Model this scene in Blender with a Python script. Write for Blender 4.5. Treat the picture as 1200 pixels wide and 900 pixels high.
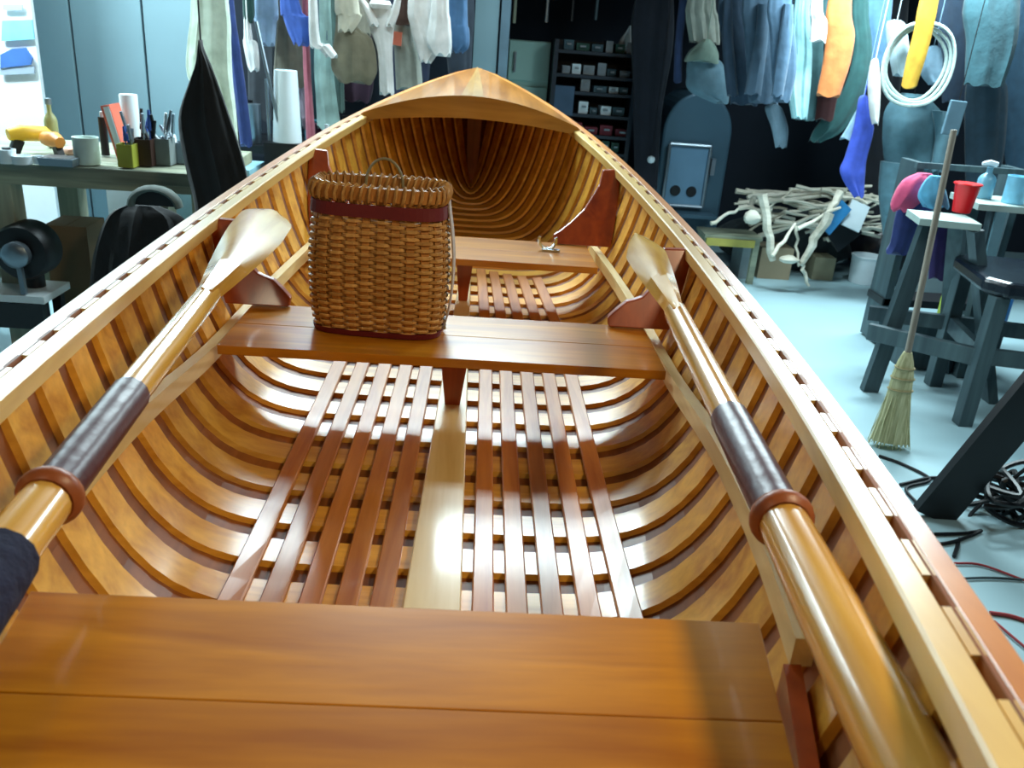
import bpy, math, random
import numpy as np
from mathutils import Vector, Matrix
random.seed(7)
for o in list(bpy.data.objects): bpy.data.objects.remove(o)
SC = bpy.context.scene
COL = SC.collection

# ------------------------------------------------------------ camera, world, lights, exposure
cd = bpy.data.cameras.new('camera'); cam = bpy.data.objects.new('camera', cd); COL.objects.link(cam)
cd.sensor_width = 36.0; cd.lens = 30.060; cd.clip_start = 0.02; cd.clip_end = 60
_r, _u, _b = ((0.99718, -0.02369, 0.07116), (-0.05683, 0.38034, 0.9231), (-0.04894, -0.92454, 0.37793))
M_ = Matrix(((_r[0], _u[0], _b[0], 0.0498), (_r[1], _u[1], _b[1], 0.0), (_r[2], _u[2], _b[2], 0.7298), (0, 0, 0, 1)))
cam.matrix_world = M_
cd.dof.use_dof = True; cd.dof.focus_distance = 1.6; cd.dof.aperture_fstop = 9.0
SC.camera = cam
w = bpy.data.worlds.new('world'); SC.world = w; w.use_nodes = True
w.node_tree.nodes['Background'].inputs[0].default_value = (0.35, 0.6, 0.75, 1)
w.node_tree.nodes['Background'].inputs[1].default_value = 0.10
SC.view_settings.view_transform = 'Standard'; SC.view_settings.look = 'None'
SC.view_settings.exposure = 0.0; SC.view_settings.gamma = 1.0; SC.view_settings.use_curve_mapping = False
def area(name, loc, target, sx, sy, power, col):
    l = bpy.data.lights.new(name, 'AREA'); l.shape = 'RECTANGLE'; l.size = sx; l.size_y = sy; l.energy = power; l.color = col
    o = bpy.data.objects.new(name, l); COL.objects.link(o); o.location = loc
    o.rotation_euler = (Vector(target) - Vector(loc)).to_track_quat('-Z', 'Y').to_euler(); return o
COOL = (0.74, 0.945, 1.0)
area('tube_light_bow', (-0.2, 4.5, 1.68), (-0.15, 3.0, 0), 1.3, 0.3, 62, COOL)
area('tube_light_middle', (-0.1, 3.65, 1.70), (-0.05, 2.7, 0), 1.2, 0.25, 42, COOL)
area('tube_light_bench', (-2.0, 4.3, 1.66), (-1.7, 3.8, 0), 1.3, 0.3, 44, COOL)
area('board_fill_light', (-2.75, 3.9, 1.66), (-2.6, 4.6, 0.7), 0.8, 0.15, 75, COOL)  # added fill lamp aimed at the display board to whiten it, no real fixture
area('tube_light_shop', (2.3, 4.9, 1.68), (2.4, 4.3, -0.7), 1.3, 0.3, 140, COOL)
area('tube_light_right', (3.0, 2.4, 1.68), (2.6, 2.8, -0.7), 1.2, 0.2, 30, COOL)
area('bulb_near', (1.10, 0.45, 1.60), (0.0, 0.7, 0.1), 0.22, 0.22, 17, (1.0, 0.80, 0.50))
area('bulb_left', (-0.9, -0.3, 1.60), (-0.1, 0.8, 0.1), 0.3, 0.3, 4, (1.0, 0.86, 0.60))

# ------------------------------------------------------------ materials
MATS = {}
def lin(c): return tuple((x/12.92 if x <= 0.04045 else ((x+0.055)/1.055)**2.4) for x in c)
def _nodes(name):
    m = bpy.data.materials.new(name); m.use_nodes = True; nt = m.node_tree
    return m, nt, nt.nodes['Principled BSDF']
def mat(name, c, rough=0.7, metal=0.0, var=0.25, scale=12, bump=0.15, coat=0.0, sheen=0.0, emit=0.0):
    """plain mottled material; c is sRGB 0..1"""
    if name in MATS: return MATS[name]
    m, nt, b = _nodes(name); N = nt.nodes; L = nt.links
    tc = N.new('ShaderNodeTexCoord'); no = N.new('ShaderNodeTexNoise'); no.inputs['Scale'].default_value = scale; no.inputs['Detail'].default_value = 4
    L.new(tc.outputs['Object'], no.inputs['Vector'])
    mx = N.new('ShaderNodeMix'); mx.data_type = 'RGBA'; mx.clamp_factor = True
    lc = lin(c); mx.inputs[6].default_value = tuple(v*(1-var) for v in lc)+(1,); mx.inputs[7].default_value = tuple(min(1, v*(1+var)) for v in lc)+(1,)
    L.new(no.outputs[0], mx.inputs[0]); L.new(mx.outputs[2], b.inputs['Base Color'])
    if bump:
        bp = N.new('ShaderNodeBump'); bp.inputs['Strength'].default_value = bump; bp.inputs['Distance'].default_value = 0.01
        L.new(no.outputs[0], bp.inputs['Height']); L.new(bp.outputs[0], b.inputs['Normal'])
    b.inputs['Roughness'].default_value = rough; b.inputs['Metallic'].default_value = metal
    b.inputs['Coat Weight'].default_value = coat; b.inputs['Coat Roughness'].default_value = 0.08
    if sheen: b.inputs['Sheen Weight'].default_value = sheen
    MATS[name] = m; return m
def wood(name, c1, c2, axis='y', rough=0.35, coat=0.6, scale=26, streak=12, vary=0.18, bump=0.05, coatr=0.1):
    """varnished wood: stretched noise grain along an axis, each piece a little lighter or darker"""
    if name in MATS: return MATS[name]
    m, nt, b = _nodes(name); N = nt.nodes; L = nt.links
    tc = N.new('ShaderNodeTexCoord'); mp = N.new('ShaderNodeMapping')
    k = {'x': (1/streak, 1, 1), 'y': (1, 1/streak, 1), 'z': (1, 1, 1/streak)}[axis]
    mp.inputs['Scale'].default_value = k
    oi = N.new('ShaderNodeObjectInfo'); ml = N.new('ShaderNodeVectorMath'); ml.operation = 'ADD'
    L.new(tc.outputs['Object'], ml.inputs[0]); 
    cb = N.new('ShaderNodeMath'); cb.operation = 'MULTIPLY'; cb.inputs[1].default_value = 7.0; L.new(oi.outputs['Random'], cb.inputs[0]); L.new(cb.outputs[0], ml.inputs[1])
    L.new(ml.outputs[0], mp.inputs['Vector'])
    no = N.new('ShaderNodeTexNoise'); no.inputs['Scale'].default_value = scale; no.inputs['Detail'].default_value = 5; no.inputs['Distortion'].default_value = 0.9
    L.new(mp.outputs[0], no.inputs['Vector'])
    no2 = N.new('ShaderNodeTexNoise'); no2.inputs['Scale'].default_value = scale*5; no2.inputs['Detail'].default_value = 2
    L.new(mp.outputs[0], no2.inputs['Vector'])
    ad = N.new('ShaderNodeMath'); ad.operation = 'MULTIPLY_ADD'; ad.inputs[1].default_value = 0.3; L.new(no2.outputs[0], ad.inputs[0]); L.new(no.outputs[0], ad.inputs[2])
    rp = N.new('ShaderNodeValToRGB'); rp.color_ramp.elements[0].position = 0.42; rp.color_ramp.elements[1].position = 0.86
    rp.color_ramp.elements[0].color = lin(c1)+(1,); rp.color_ramp.elements[1].color = lin(c2)+(1,)
    L.new(ad.outputs[0], rp.inputs[0])
    hs = N.new('ShaderNodeHueSaturation'); ma = N.new('ShaderNodeMapRange'); ma.inputs[3].default_value = 1-vary; ma.inputs[4].default_value = 1+vary
    L.new(oi.outputs['Random'], ma.inputs[0]); L.new(ma.outputs[0], hs.inputs['Value']); L.new(rp.outputs[0], hs.inputs['Color'])
    L.new(hs.outputs[0], b.inputs['Base Color'])
    bp = N.new('ShaderNodeBump'); bp.inputs['Strength'].default_value = bump; bp.inputs['Distance'].default_value = 0.004
    L.new(ad.outputs[0], bp.inputs['Height']); L.new(bp.outputs[0], b.inputs['Normal'])
    b.inputs['Roughness'].default_value = rough; b.inputs['Coat Weight'].default_value = coat; b.inputs['Coat Roughness'].default_value = coatr
    MATS[name] = m; return m

cedar = wood('cedar_rib', (0.76, 0.50, 0.13), (0.95, 0.72, 0.28), 'x', scale=18, vary=0.16, rough=0.4, coat=0.7, coatr=0.18)
plank = wood('cedar_plank', (0.44, 0.23, 0.06), (0.60, 0.34, 0.11), 'y', scale=20, vary=0.12, rough=0.55, coat=0.15, coatr=0.3)
slatw = wood('cherry_slat', (0.66, 0.36, 0.11), (0.82, 0.53, 0.23), 'y', scale=24, vary=0.10, rough=0.42, coat=0.4, coatr=0.14)
seatw = wood('cherry_seat', (0.63, 0.36, 0.04), (0.83, 0.55, 0.10), 'x', scale=16, streak=9, vary=0.07, rough=0.3)
pale = wood('pale_spruce', (0.84, 0.70, 0.44), (0.96, 0.87, 0.64), 'y', scale=14, vary=0.04)
inw = wood('ash_inwale', (0.80, 0.62, 0.30), (0.94, 0.80, 0.48), 'y', scale=14, vary=0.03, rough=0.42, coat=1.0, coatr=0.28)
outw = wood('cherry_outwale', (0.70, 0.40, 0.09), (0.86, 0.55, 0.17), 'y', scale=14, vary=0.03, rough=0.42, coat=1.0, coatr=0.28)
redw = wood('mahogany_knee', (0.54, 0.20, 0.04), (0.72, 0.32, 0.09), 'z', scale=14, vary=0.08)
loomw = wood('oar_spruce', (0.76, 0.53, 0.17), (0.93, 0.73, 0.34), 'y', scale=18, vary=0.05, rough=0.25, coat=0.8)
deckw = wood('deck_cherry', (0.58, 0.36, 0.12), (0.78, 0.52, 0.22), 'y', scale=14, vary=0.06)

# ------------------------------------------------------------ mesh helpers
def rot(ax=0, ay=0, az=0):
    return Matrix.Rotation(az, 3, 'Z') @ Matrix.Rotation(ay, 3, 'Y') @ Matrix.Rotation(ax, 3, 'X')
class MB:
    def __init__(s): s.v = []; s.f = []
    def add(s, vs, fs):
        n = len(s.v); s.v += [tuple(p) for p in vs]; s.f += [tuple(i+n for i in f) for f in fs]; return s
    def box(s, c, sz, R=None, taper=(1, 1), bev=0.0):
        """box centred at c, taper scales the top; bev cuts the vertical corners"""
        hx, hy, hz = sz[0]/2, sz[1]/2, sz[2]/2; vs = []
        b = min(bev, hx*0.9, hy*0.9)
        ring = [(-hx, -hy), (hx, -hy), (hx, hy), (-hx, hy)] if not b else [(-hx+b, -hy), (hx-b, -hy), (hx, -hy+b), (hx, hy-b), (hx-b, hy), (-hx+b, hy), (-hx, hy-b), (-hx, -hy+b)]
        for z, k in ((-hz, (1, 1)), (hz, taper)):
            for x, y in ring:
                p = Vector((x*k[0], y*k[1], z)); p = (R @ p) if R is not None else p; vs.append(p+Vector(c))
        n = len(ring)
        s.add(vs, [tuple(range(n-1, -1, -1)), tuple(range(n, 2*n))]+[(i, (i+1) % n, n+(i+1) % n, n+i) for i in range(n)]); return s
    def sweep(s, rings, cap=True, closed=False):
        n = len(rings[0]); vs = [p for r in rings for p in r]; fs = []
        m = len(rings); rng = m if closed else m-1
        for j in range(rng):
            a = j*n; b = ((j+1) % m)*n
            for i in range(n): fs.append((a+i, a+(i+1) % n, b+(i+1) % n, b+i))
        if cap and not closed: fs += [tuple(range(n-1, -1, -1)), tuple((m-1)*n+i for i in range(n))]
        return s.add(vs, fs)
    def tube(s, path, rad, seg=8, squash=None, cap=True, closed=False):
        P = [Vector(p) for p in path]; rings = []; up = None; m = len(P)
        for i, p in enumerate(P):
            t = (P[(i+1) % m]-P[i-1]) if closed else (P[min(i+1, m-1)]-P[max(i-1, 0)])
            t.normalize()
            if up is None:
                up = Vector((0, 0, 1)) if abs(t.z) < 0.9 else Vector((0, 1, 0))
            a = t.cross(up).normalized(); up = a.cross(t).normalized()
            r = rad[i] if isinstance(rad, list) else rad
            ra, rb = (r if hasattr(r, '__len__') else (r, r))
            rings.append([p+a*ra*math.cos(2*math.pi*k/seg)+up*rb*math.sin(2*math.pi*k/seg) for k in range(seg)])
        return s.sweep(rings, cap, closed)
    def bar(s, p, q, wd, th, up=(0, 0, 1)):
        """rectangular bar from p to q, wd sideways, th along up"""
        p = Vector(p); q = Vector(q); t = (q-p).normalized(); u = Vector(up)
        if abs(t.dot(u)) > 0.98: u = Vector((0, 1, 0))
        a = t.cross(u).normalized()*wd/2; b = a.cross(t).normalized()*th/2
        return s.sweep([[c-a-b, c+a-b, c+a+b, c-a+b] for c in (p, q)])
    def lathe(s, c, prof, seg=16, R=None):
        rings = []
        for r, z in prof:
            ring = []
            for k in range(seg):
                a = 2*math.pi*k/seg; p = Vector((r*math.cos(a), r*math.sin(a), z)); ring.append((R @ p if R is not None else p)+Vector(c))
            rings.append(ring)
        return s.sweep(rings)
    def plate(s, pts, off):
        """prism: polygon pts extruded by vector off"""
        n = len(pts); o = Vector(off); vs = [Vector(p) for p in pts]+[Vector(p)+o for p in pts]
        return s.add(vs, [tuple(range(n-1, -1, -1)), tuple(range(n, 2*n))]+[(i, (i+1) % n, n+(i+1) % n, n+i) for i in range(n)])
    def build(s, name, m, parent=None, smooth=False, bevel=0.0):
        me = bpy.data.meshes.new(name); me.from_pydata([tuple(p) for p in s.v], [], s.f)
        me.materials.append(m); me.validate()
        import bmesh
        bm = bmesh.new(); bm.from_mesh(me); bmesh.ops.recalc_face_normals(bm, faces=bm.faces); bm.to_mesh(me); bm.free()
        o = bpy.data.objects.new(name, me); COL.objects.link(o)
        if parent is not None:
            o.parent = parent; o.matrix_parent_inverse = parent_inv(parent)
        if smooth:
            me.shade_smooth()
            try: me.set_sharp_from_angle(angle=math.radians(38))
            except Exception: pass
        if bevel:
            bv = o.modifiers.new('bevel', 'BEVEL'); bv.width = bevel; bv.segments = 2; bv.limit_method = 'ANGLE'
        return o
def parent_inv(p):
    # parts are meshed in world coordinates; a mesh parent already sits at identity
    return p.matrix_basis.inverted() if p.type == 'EMPTY' else Matrix.Identity(4)
def tag(o, label=None, cat=None, group=None, kind=None):
    for k, v in (('label', label), ('category', cat), ('group', group), ('kind', kind)):
        if v: o[k] = v
    return o
def thing(name, label, cat, loc=(0, 0, 0), group=None):
    o = bpy.data.objects.new(name, None); COL.objects.link(o); o.location = loc; o.empty_display_size = 0.1
    return tag(o, label, cat, group)
def hermite(xs, ys, x):
    n = len(xs)
    if x <= xs[0]: return ys[0]
    if x >= xs[-1]: return ys[-1]
    i = max(k for k in range(n-1) if xs[k] <= x)
    def m(k):
        if k == 0: return (ys[1]-ys[0])/(xs[1]-xs[0])
        if k == n-1: return (ys[-1]-ys[-2])/(xs[-1]-xs[-2])
        return (ys[k+1]-ys[k-1])/(xs[k+1]-xs[k-1])
    h = xs[i+1]-xs[i]; t = (x-xs[i])/h
    return (2*t**3-3*t**2+1)*ys[i]+(t**3-2*t**2+t)*h*m(i)+(-2*t**3+3*t**2)*ys[i+1]+(t**3-t**2)*h*m(i+1)

# ============================================================ THE SETTING
FL = -0.75
concrete = mat('concrete_floor', (0.62, 0.74, 0.77), rough=0.45, var=0.14, scale=1.6, bump=0.05)
wallm = mat('blue_grey_panel', (0.52, 0.64, 0.68), rough=0.8, var=0.10, scale=2.5, bump=0.05)
darkwall = mat('dark_wall', (0.10, 0.14, 0.19), rough=0.9, var=0.3, scale=3)
navywall = mat('right_wall', (0.13, 0.20, 0.25), rough=0.9, var=0.3, scale=2)
seam = mat('seam_dark', (0.18, 0.25, 0.28), rough=0.9)
def S(o): o['kind'] = 'structure'; return o
S(MB().box((0.4, 2.8, FL-0.05), (9.6, 9.4, 0.1)).build('floor', concrete))
S(MB().box((0.4, 2.8, 1.80), (9.6, 9.4, 0.1)).build('ceiling', darkwall))
S(MB().box((0.4, 7.45, 0.52), (9.6, 0.1, 2.56)).build('wall_back', darkwall))
S(MB().box((5.15, 2.8, 0.52), (0.1, 9.2, 2.56)).build('wall_right', navywall))
S(MB().box((-4.35, 2.8, 0.52), (0.1, 9.2, 2.56)).build('wall_left', wallm))
S(MB().box((0.4, -1.85, 0.52), (9.6, 0.1, 2.56)).build('wall_front', darkwall))
wp = S(MB().box((-2.1, 5.12, 0.52), (4.4, 0.06, 2.56)).build('wall_bench', darkwall))
px = [-4.3, -3.15, (-2.213, 5.070, 0.644)[0], (-1.828, 5.070, 0.500)[0], (-1.523, 5.070, 0.521)[0], (-1.087, 5.070, 0.552)[0], (-0.621, 5.070, 0.585)[0], (-0.044, 5.070, 0.626)[0], 0.10]
for a, b in zip(px[:-1], px[1:]):
    MB().box(((a+b)/2, 5.08, 0.52), (b-a-0.012, 0.02, 2.54), bev=0.002).build('wall_panel', darkwall if -1.58 < (a+b)/2 < -0.1 else wallm, wp)
S(MB().box((0.13, 5.10, 0.52), (0.05, 0.12, 2.56)).build('trim_1', mat('slate_trim', (0.36, 0.46, 0.52))))

# ============================================================ THE BOAT (world origin: keel line x=0, bottom z=0)
KY = [-0.64, -0.45, -0.2, 0.1, 0.5, 0.9, 1.3, 1.7, 2.1, 2.5, 2.9, 3.3, 3.7, 4.05, 4.34]
KW = [0.010, 0.10, 0.205, 0.3001, 0.3937, 0.4624, 0.5049, 0.5243, 0.5211, 0.4971, 0.451, 0.3804, 0.2837, 0.1603, 0.0103]
KZ = [0.57, 0.545, 0.495, 0.437, 0.3849, 0.351, 0.3342, 0.3324, 0.3431, 0.365, 0.396, 0.4333, 0.4749, 0.52, 0.568]
def W(y): return hermite(KY, KW, y)
def Z(y): return hermite(KY, KZ, y)
def UU(y): return min(1.0, abs((y-1.85)/2.49))
def E(y): return 1.15+5.9*(1-UU(y)**2)**1.25
def ZK(y): return 0.05*UU(y)**5
def hull(y, t, off=0.0):
    """inner face of the planking at station y, t in -1..1; off moves it inwards"""
    s = -1 if t < 0 else 1; a = abs(t); e = E(y); w_ = W(y); h = Z(y)-ZK(y)
    x = w_*a; z = ZK(y)+h*a**e
    dx, dz = w_, h*e*max(a, 1e-4)**(e-1); l = math.hypot(dx, dz)
    nx, nz = -dz/l, dx/l
    if a < 0.02: nx, nz = 0, 1
    x += nx*off; z += nz*off
    return Vector((s*max(x, 0.001), y, z))
def hx(y, z):
    return W(y)*max(0.0, (z-ZK(y))/(Z(y)-ZK(y)))**(1/E(y))
boat = thing('rowing_boat', 'varnished wooden rowing boat with wide cedar ribs and pale gunwales filling the picture', 'boat', (0, 1.85, FL))
RIB = 0.0085
TS = [-(1-(k/18)**1.5) for k in range(18)]; TS = TS+[0.0]+[-t for t in reversed(TS)]
def rib(yc, wd):
    g = MB(); rings = []
    for t in TS:
        ring = []
        for dy, o in ((-wd/2, 0.0), (-wd/2+0.004, RIB), (wd/2-0.004, RIB), (wd/2, 0.0)):
            p = hull(yc+dy, t*0.985, o); ring.append(p)
        rings.append(ring)
    g.sweep(rings); return g
SP = 0.103
k0 = -17
for k in range(k0, 29):
    yc = 1.223+SP/2+k*SP
    if yc > 4.2: break
    rib(yc, 0.066).build('rib', cedar, boat, smooth=True)
# planking strakes, lengthwise, clinker-free, hairline gaps
TB = [0.0, 0.20, 0.38, 0.54, 0.68, 0.79, 0.88, 0.945, 1.0]
YS = [-0.60+i*(4.90/44) for i in range(45)]
for sd in (-1, 1):
    for a, b in zip(TB[:-1], TB[1:]):
        g = MB(); rings = []
        for y in YS:
            ta, tb = a-(0.004 if a else 0), b+(0.004 if b < 1 else 0)
            pts = [hull(y, sd*(ta+(tb-ta)*q), 0.0) for q in (0, 0.5, 1)]+[hull(y, sd*(ta+(tb-ta)*q), -0.006) for q in (1, 0.5, 0)]
            rings.append(pts)
        g.sweep(rings).build('hull_plank', plank, boat, smooth=True)
# gunwales: inwale and outwale with the rib-high slots between them
YG = [-0.62+i*(4.94/60) for i in range(61)]
def rail(x0, x1, h, dz, m, name, sd):
    g = MB(); rings = []
    for y in YG:
        x = W(y); z = Z(y)+dz; k = min(1.0, max(0.12, x/0.06))
        A, B = max(0.0008, x+x0*k), max(0.0016, x+x1*k)
        c = 0.0025
        rings.append([(sd*(A+c), y, z), (sd*A, y, z-c), (sd*A, y, z-h), (sd*B, y, z-h), (sd*B, y, z-c), (sd*(B-c), y, z)])
    g.sweep(rings); return g.build(name, m, boat)
for sd in (-1, 1):
    rail(-0.031, -0.0065, 0.024, 0.0, inw, 'inwale', sd)
    rail(0.0035, 0.0265, 0.022, 0.0, outw, 'outwale', sd)
# rib heads and shim blocks seen between the two rails
for sd in (-1, 1):
    for k in range(k0, 29):
        yc = 1.223+SP/2+k*SP
        if yc > 4.1: break
        x0, x1, z = W(yc-0.029), W(yc+0.029), (Z(yc-0.029), Z(yc+0.029))
        g = MB(); rings = []
        for yy, xx, zz in ((yc-0.029, x0, z[0]), (yc+0.029, x1, z[1])):
            rings.append([(sd*(xx-0.0068), yy, zz-0.0004), (sd*(xx+0.0038), yy, zz-0.0004), (sd*(xx+0.0038), yy, zz-0.02), (sd*(xx-0.0068), yy, zz-0.02)])
        g.sweep(rings).build('rib_head', inw, boat)
# stem posts
for ye, sg in ((4.34, 1), (-0.64, -1)):
    g = MB(); rings = []
    for q in range(9):
        f = q/8; z = 0.03+f*(0.562-0.03); y = ye-sg*(0.10*(1-f)**2)
        rings.append([(-0.034, y-sg*0.06, z), (0.034, y-sg*0.06, z), (0.006, y+sg*0.012, z), (-0.006, y+sg*0.012, z)])
    g.sweep(rings).build('stem_post', redw, boat)
# outside keel
g = MB(); g.sweep([[(-0.02, y, ZK(y)-0.008), (0.02, y, ZK(y)-0.008), (0.014, y, ZK(y)-0.03), (-0.014, y, ZK(y)-0.03)] for y in YS]).build('keel', outw, boat)
# keelson (pale centre board) on top of the ribs
def strip(xf, wf, y0, y1, th, lift, m, name, n=26, prt=None):
    g = MB(); rings = []
    for i in range(n+1):
        y = y0+(y1-y0)*i/n; xc = xf(y); wd = wf(y)
        def zz(x): return hull(y, max(-0.99, min(0.99, x/W(y))), 0)[2]
        zc = max(zz(xc-wd/2), zz(xc+wd/2)) if abs(xc) > 0.05 else zz(xc)
        za, zb = (zz(xc-wd/2)+zz(xc))/2, (zz(xc+wd/2)+zz(xc))/2
        za, zb = zz(xc-wd/2), zz(xc+wd/2)
        b = RIB+lift; c = 0.002
        rings.append([(xc-wd/2, y, za+b), (xc-wd/2, y, za+b+th-c), (xc-wd/2+c, y, za+b+th), (xc+wd/2-c, y, zb+b+th), (xc+wd/2, y, zb+b+th-c), (xc+wd/2, y, zb+b)])
    g.sweep(rings); return g.build(name, m, boat)
CX = 0.016
strip(lambda y: CX, lambda y: max(0.026, 0.077-0.026*(y-0.95)), 0.1, 3.0, 0.014, 0.0, pale, 'keelson')
for sd in (-1, 1):
    for i, off in enumerate((0.068, 0.114, 0.162, 0.212, 0.263)):
        strip(lambda y: CX*(1 if y < 2 else max(0.0, 1-(y-2)))+sd*off*min(1.0, (W(y)/W(1.77))**1.3 if y > 1.77 else 1.0), lambda y: 0.030, 0.10, 2.72-0.02*i, 0.007, 0.0003, slatw, 'floor_slat')
# seat risers, pale battens along the ribs
RZ = ([0.0, 0.35, 0.62, 1.1, 1.5, 2.0, 2.6], [0.30, 0.27, 0.243, 0.190, 0.146, 0.136, 0.142])
for sd in (-1, 1):
    g = MB(); rings = []
    for i in range(31):
        y = 0.60+1.95*i/30; z = hermite(RZ[0], RZ[1], y)
        x = min(hx(y, z+0.014), hx(y, z-0.014))-RIB-0.002
        rings.append([(sd*x, y, z+0.015), (sd*(x-0.020), y, z+0.015), (sd*(x-0.020), y, z-0.015), (sd*x, y, z-0.015)])
    g.sweep(rings).build('seat_riser', pale, boat)
# seats
def seat(y0, y1, z, hw0, hw1, nb, th=0.018):
    ys = [y0+(y1-y0)*i/nb for i in range(nb+1)]
    for a, b in zip(ys[:-1], ys[1:]):
        ha = hw0+(hw1-hw0)*(a-y0)/(y1-y0); hb = hw0+(hw1-hw0)*(b-y0)/(y1-y0)
        g = MB(); e = 0.0004
        g.plate([(-ha, a+e, z-th), (ha, a+e, z-th), (hb, b-e, z-th), (-hb, b-e, z-th)], (0, 0, th))
        g.build('seat_board', seatw, boat, bevel=0.0012 if nb > 1 else 0.004)
SZ = 0.24; sc_ = (0.328, 0.649, 0.240); sl_ = (-0.334, 0.644, 0.240)
seat(0.02, (sc_[1]+sl_[1])/2, SZ, 0.245, (sc_[0]-sl_[0])/2, 5)
for sd in (-1, 1):
    g = MB(); rings = []
    for i in range(16):
        y = 0.0+0.60*i/15; z = 0.232
        x = min(hx(y, z+0.01), hx(y, z-0.03))-RIB-0.002
        rings.append([(sd*x, y, z), (sd*(x-0.016), y, z), (sd*(x-0.016), y, z-0.04), (sd*x, y, z-0.04)])
    g.sweep(rings).build('seat_cleat', redw, boat)
seat(1.475, 1.735, 0.170, 0.413, 0.413, 2)
seat(2.215, 2.48, 0.172, 0.372, 0.365, 2)
# seat support post under the middle seat, and under the far seat
for yy, zt, wt in ((1.60, 0.152, 0.05), (2.33, 0.153, 0.04)):
    zb = ZK(yy)+RIB+0.014
    MB().plate([(CX-wt*0.30, yy, zb), (CX+wt*0.30, yy, zb), (CX+wt*0.62, yy, zt), (CX-wt*0.62, yy, zt)], (0, 0.022, 0)).build('seat_post', redw, boat)
# knees: shaped plates from seat end up to the gunwale
def knee(yb, yt, zb, prof, name='seat_knee', th=0.018):
    for sd in (-1, 1):
        def yy(z): return yb+(yt-yb)*(z-zb)/(Z(yt)-zb)
        inner = [(x, z) for x, z in prof]; outer = []
        zt = Z(yt)-0.004
        for k in range(9):
            z = zt-(zt-zb)*k/8; outer.append((hx(yy(z), z)-RIB-0.0035, z))
        pts = [(sd*x, yy(z), z) for x, z in inner+outer]
        MB().plate(pts, (0, th, 0)).build(name, redw, boat, bevel=0.003)
knee(1.715, 1.80, 0.172, [(0.335, 0.172), (0.333, 0.190), (0.350, 0.205), (0.372, 0.222), (0.388, 0.226), (0.405, 0.232), (0.428, 0.255), (0.444, 0.295), (0.448, 0.328)])
knee(2.455, 2.65, 0.174, [(0.27, 0.174), (0.268, 0.196), (0.285, 0.205), (0.32, 0.230), (0.36, 0.265), (0.385, 0.30), (0.405, 0.33), (0.415, 0.368)])
# decks: crowned panels, king plank and coaming
def deck(ya, yb, sg, crown):
    NY = 14
    def top(y, f):
        q = (y-ya)/(yb-ya); c = crown*(1-q)**0.9
        return Vector((f*(W(y)-0.004 if W(y) > 0.02 else W(y)), y, Z(y)+0.004+c*(1-abs(f)**(1.9-0.65*q))))
    for sd in (-1, 1):
        rings = []
        for j in range(NY+1):
            y = ya+(yb-sg*0.01-ya)*j/NY
            fs = [sd*(0.10+0.90*i/8) for i in range(9)]
            rings.append([top(y, f) for f in fs]+[top(y, f)-Vector((0, 0, 0.009)) for f in reversed(fs)])
        MB().sweep(rings).build('deck_panel', deckw, boat, smooth=True)
    rings = []
    for j in range(NY+1):
        y = ya+(yb-ya)*j/NY; a, c, b = top(y, -0.10), top(y, 0), top(y, 0.10); u = Vector((0, 0, 0.0035)); d = Vector((0, 0, 0.012))
        rings.append([a+u, c+u, b+u, b-d, c-d, a-d])
    MB().sweep(rings).build('king_plank', wood('king_cherry', (0.62, 0.45, 0.22), (0.82, 0.64, 0.36), 'y', scale=14), boat)
    rings = []
    for i in range(21):
        f = -1+2*i/20; y = ya-sg*0.012*(1-f*f)-sg*0.002; p = top(ya, f); h = 0.026+0.050*(1-f*f)
        x = f*(W(ya)-0.012)
        zt = p[2]+0.006; bow = -sg*0.045*(1-f*f)
        rings.append([(x, ya+bow, zt), (x, ya+bow-sg*0.014, zt), (x, ya+bow-sg*0.014, zt-h), (x, ya+bow, zt-h)])
    MB().sweep(rings).build('deck_coaming', wood('coaming_ash', (0.66, 0.46, 0.18), (0.84, 0.62, 0.28), 'x', scale=12), boat, smooth=True)
deck(3.21, 4.33, 1, 0.085)
deck(0.02-0.16, -0.63, -1, 0.03)

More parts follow.
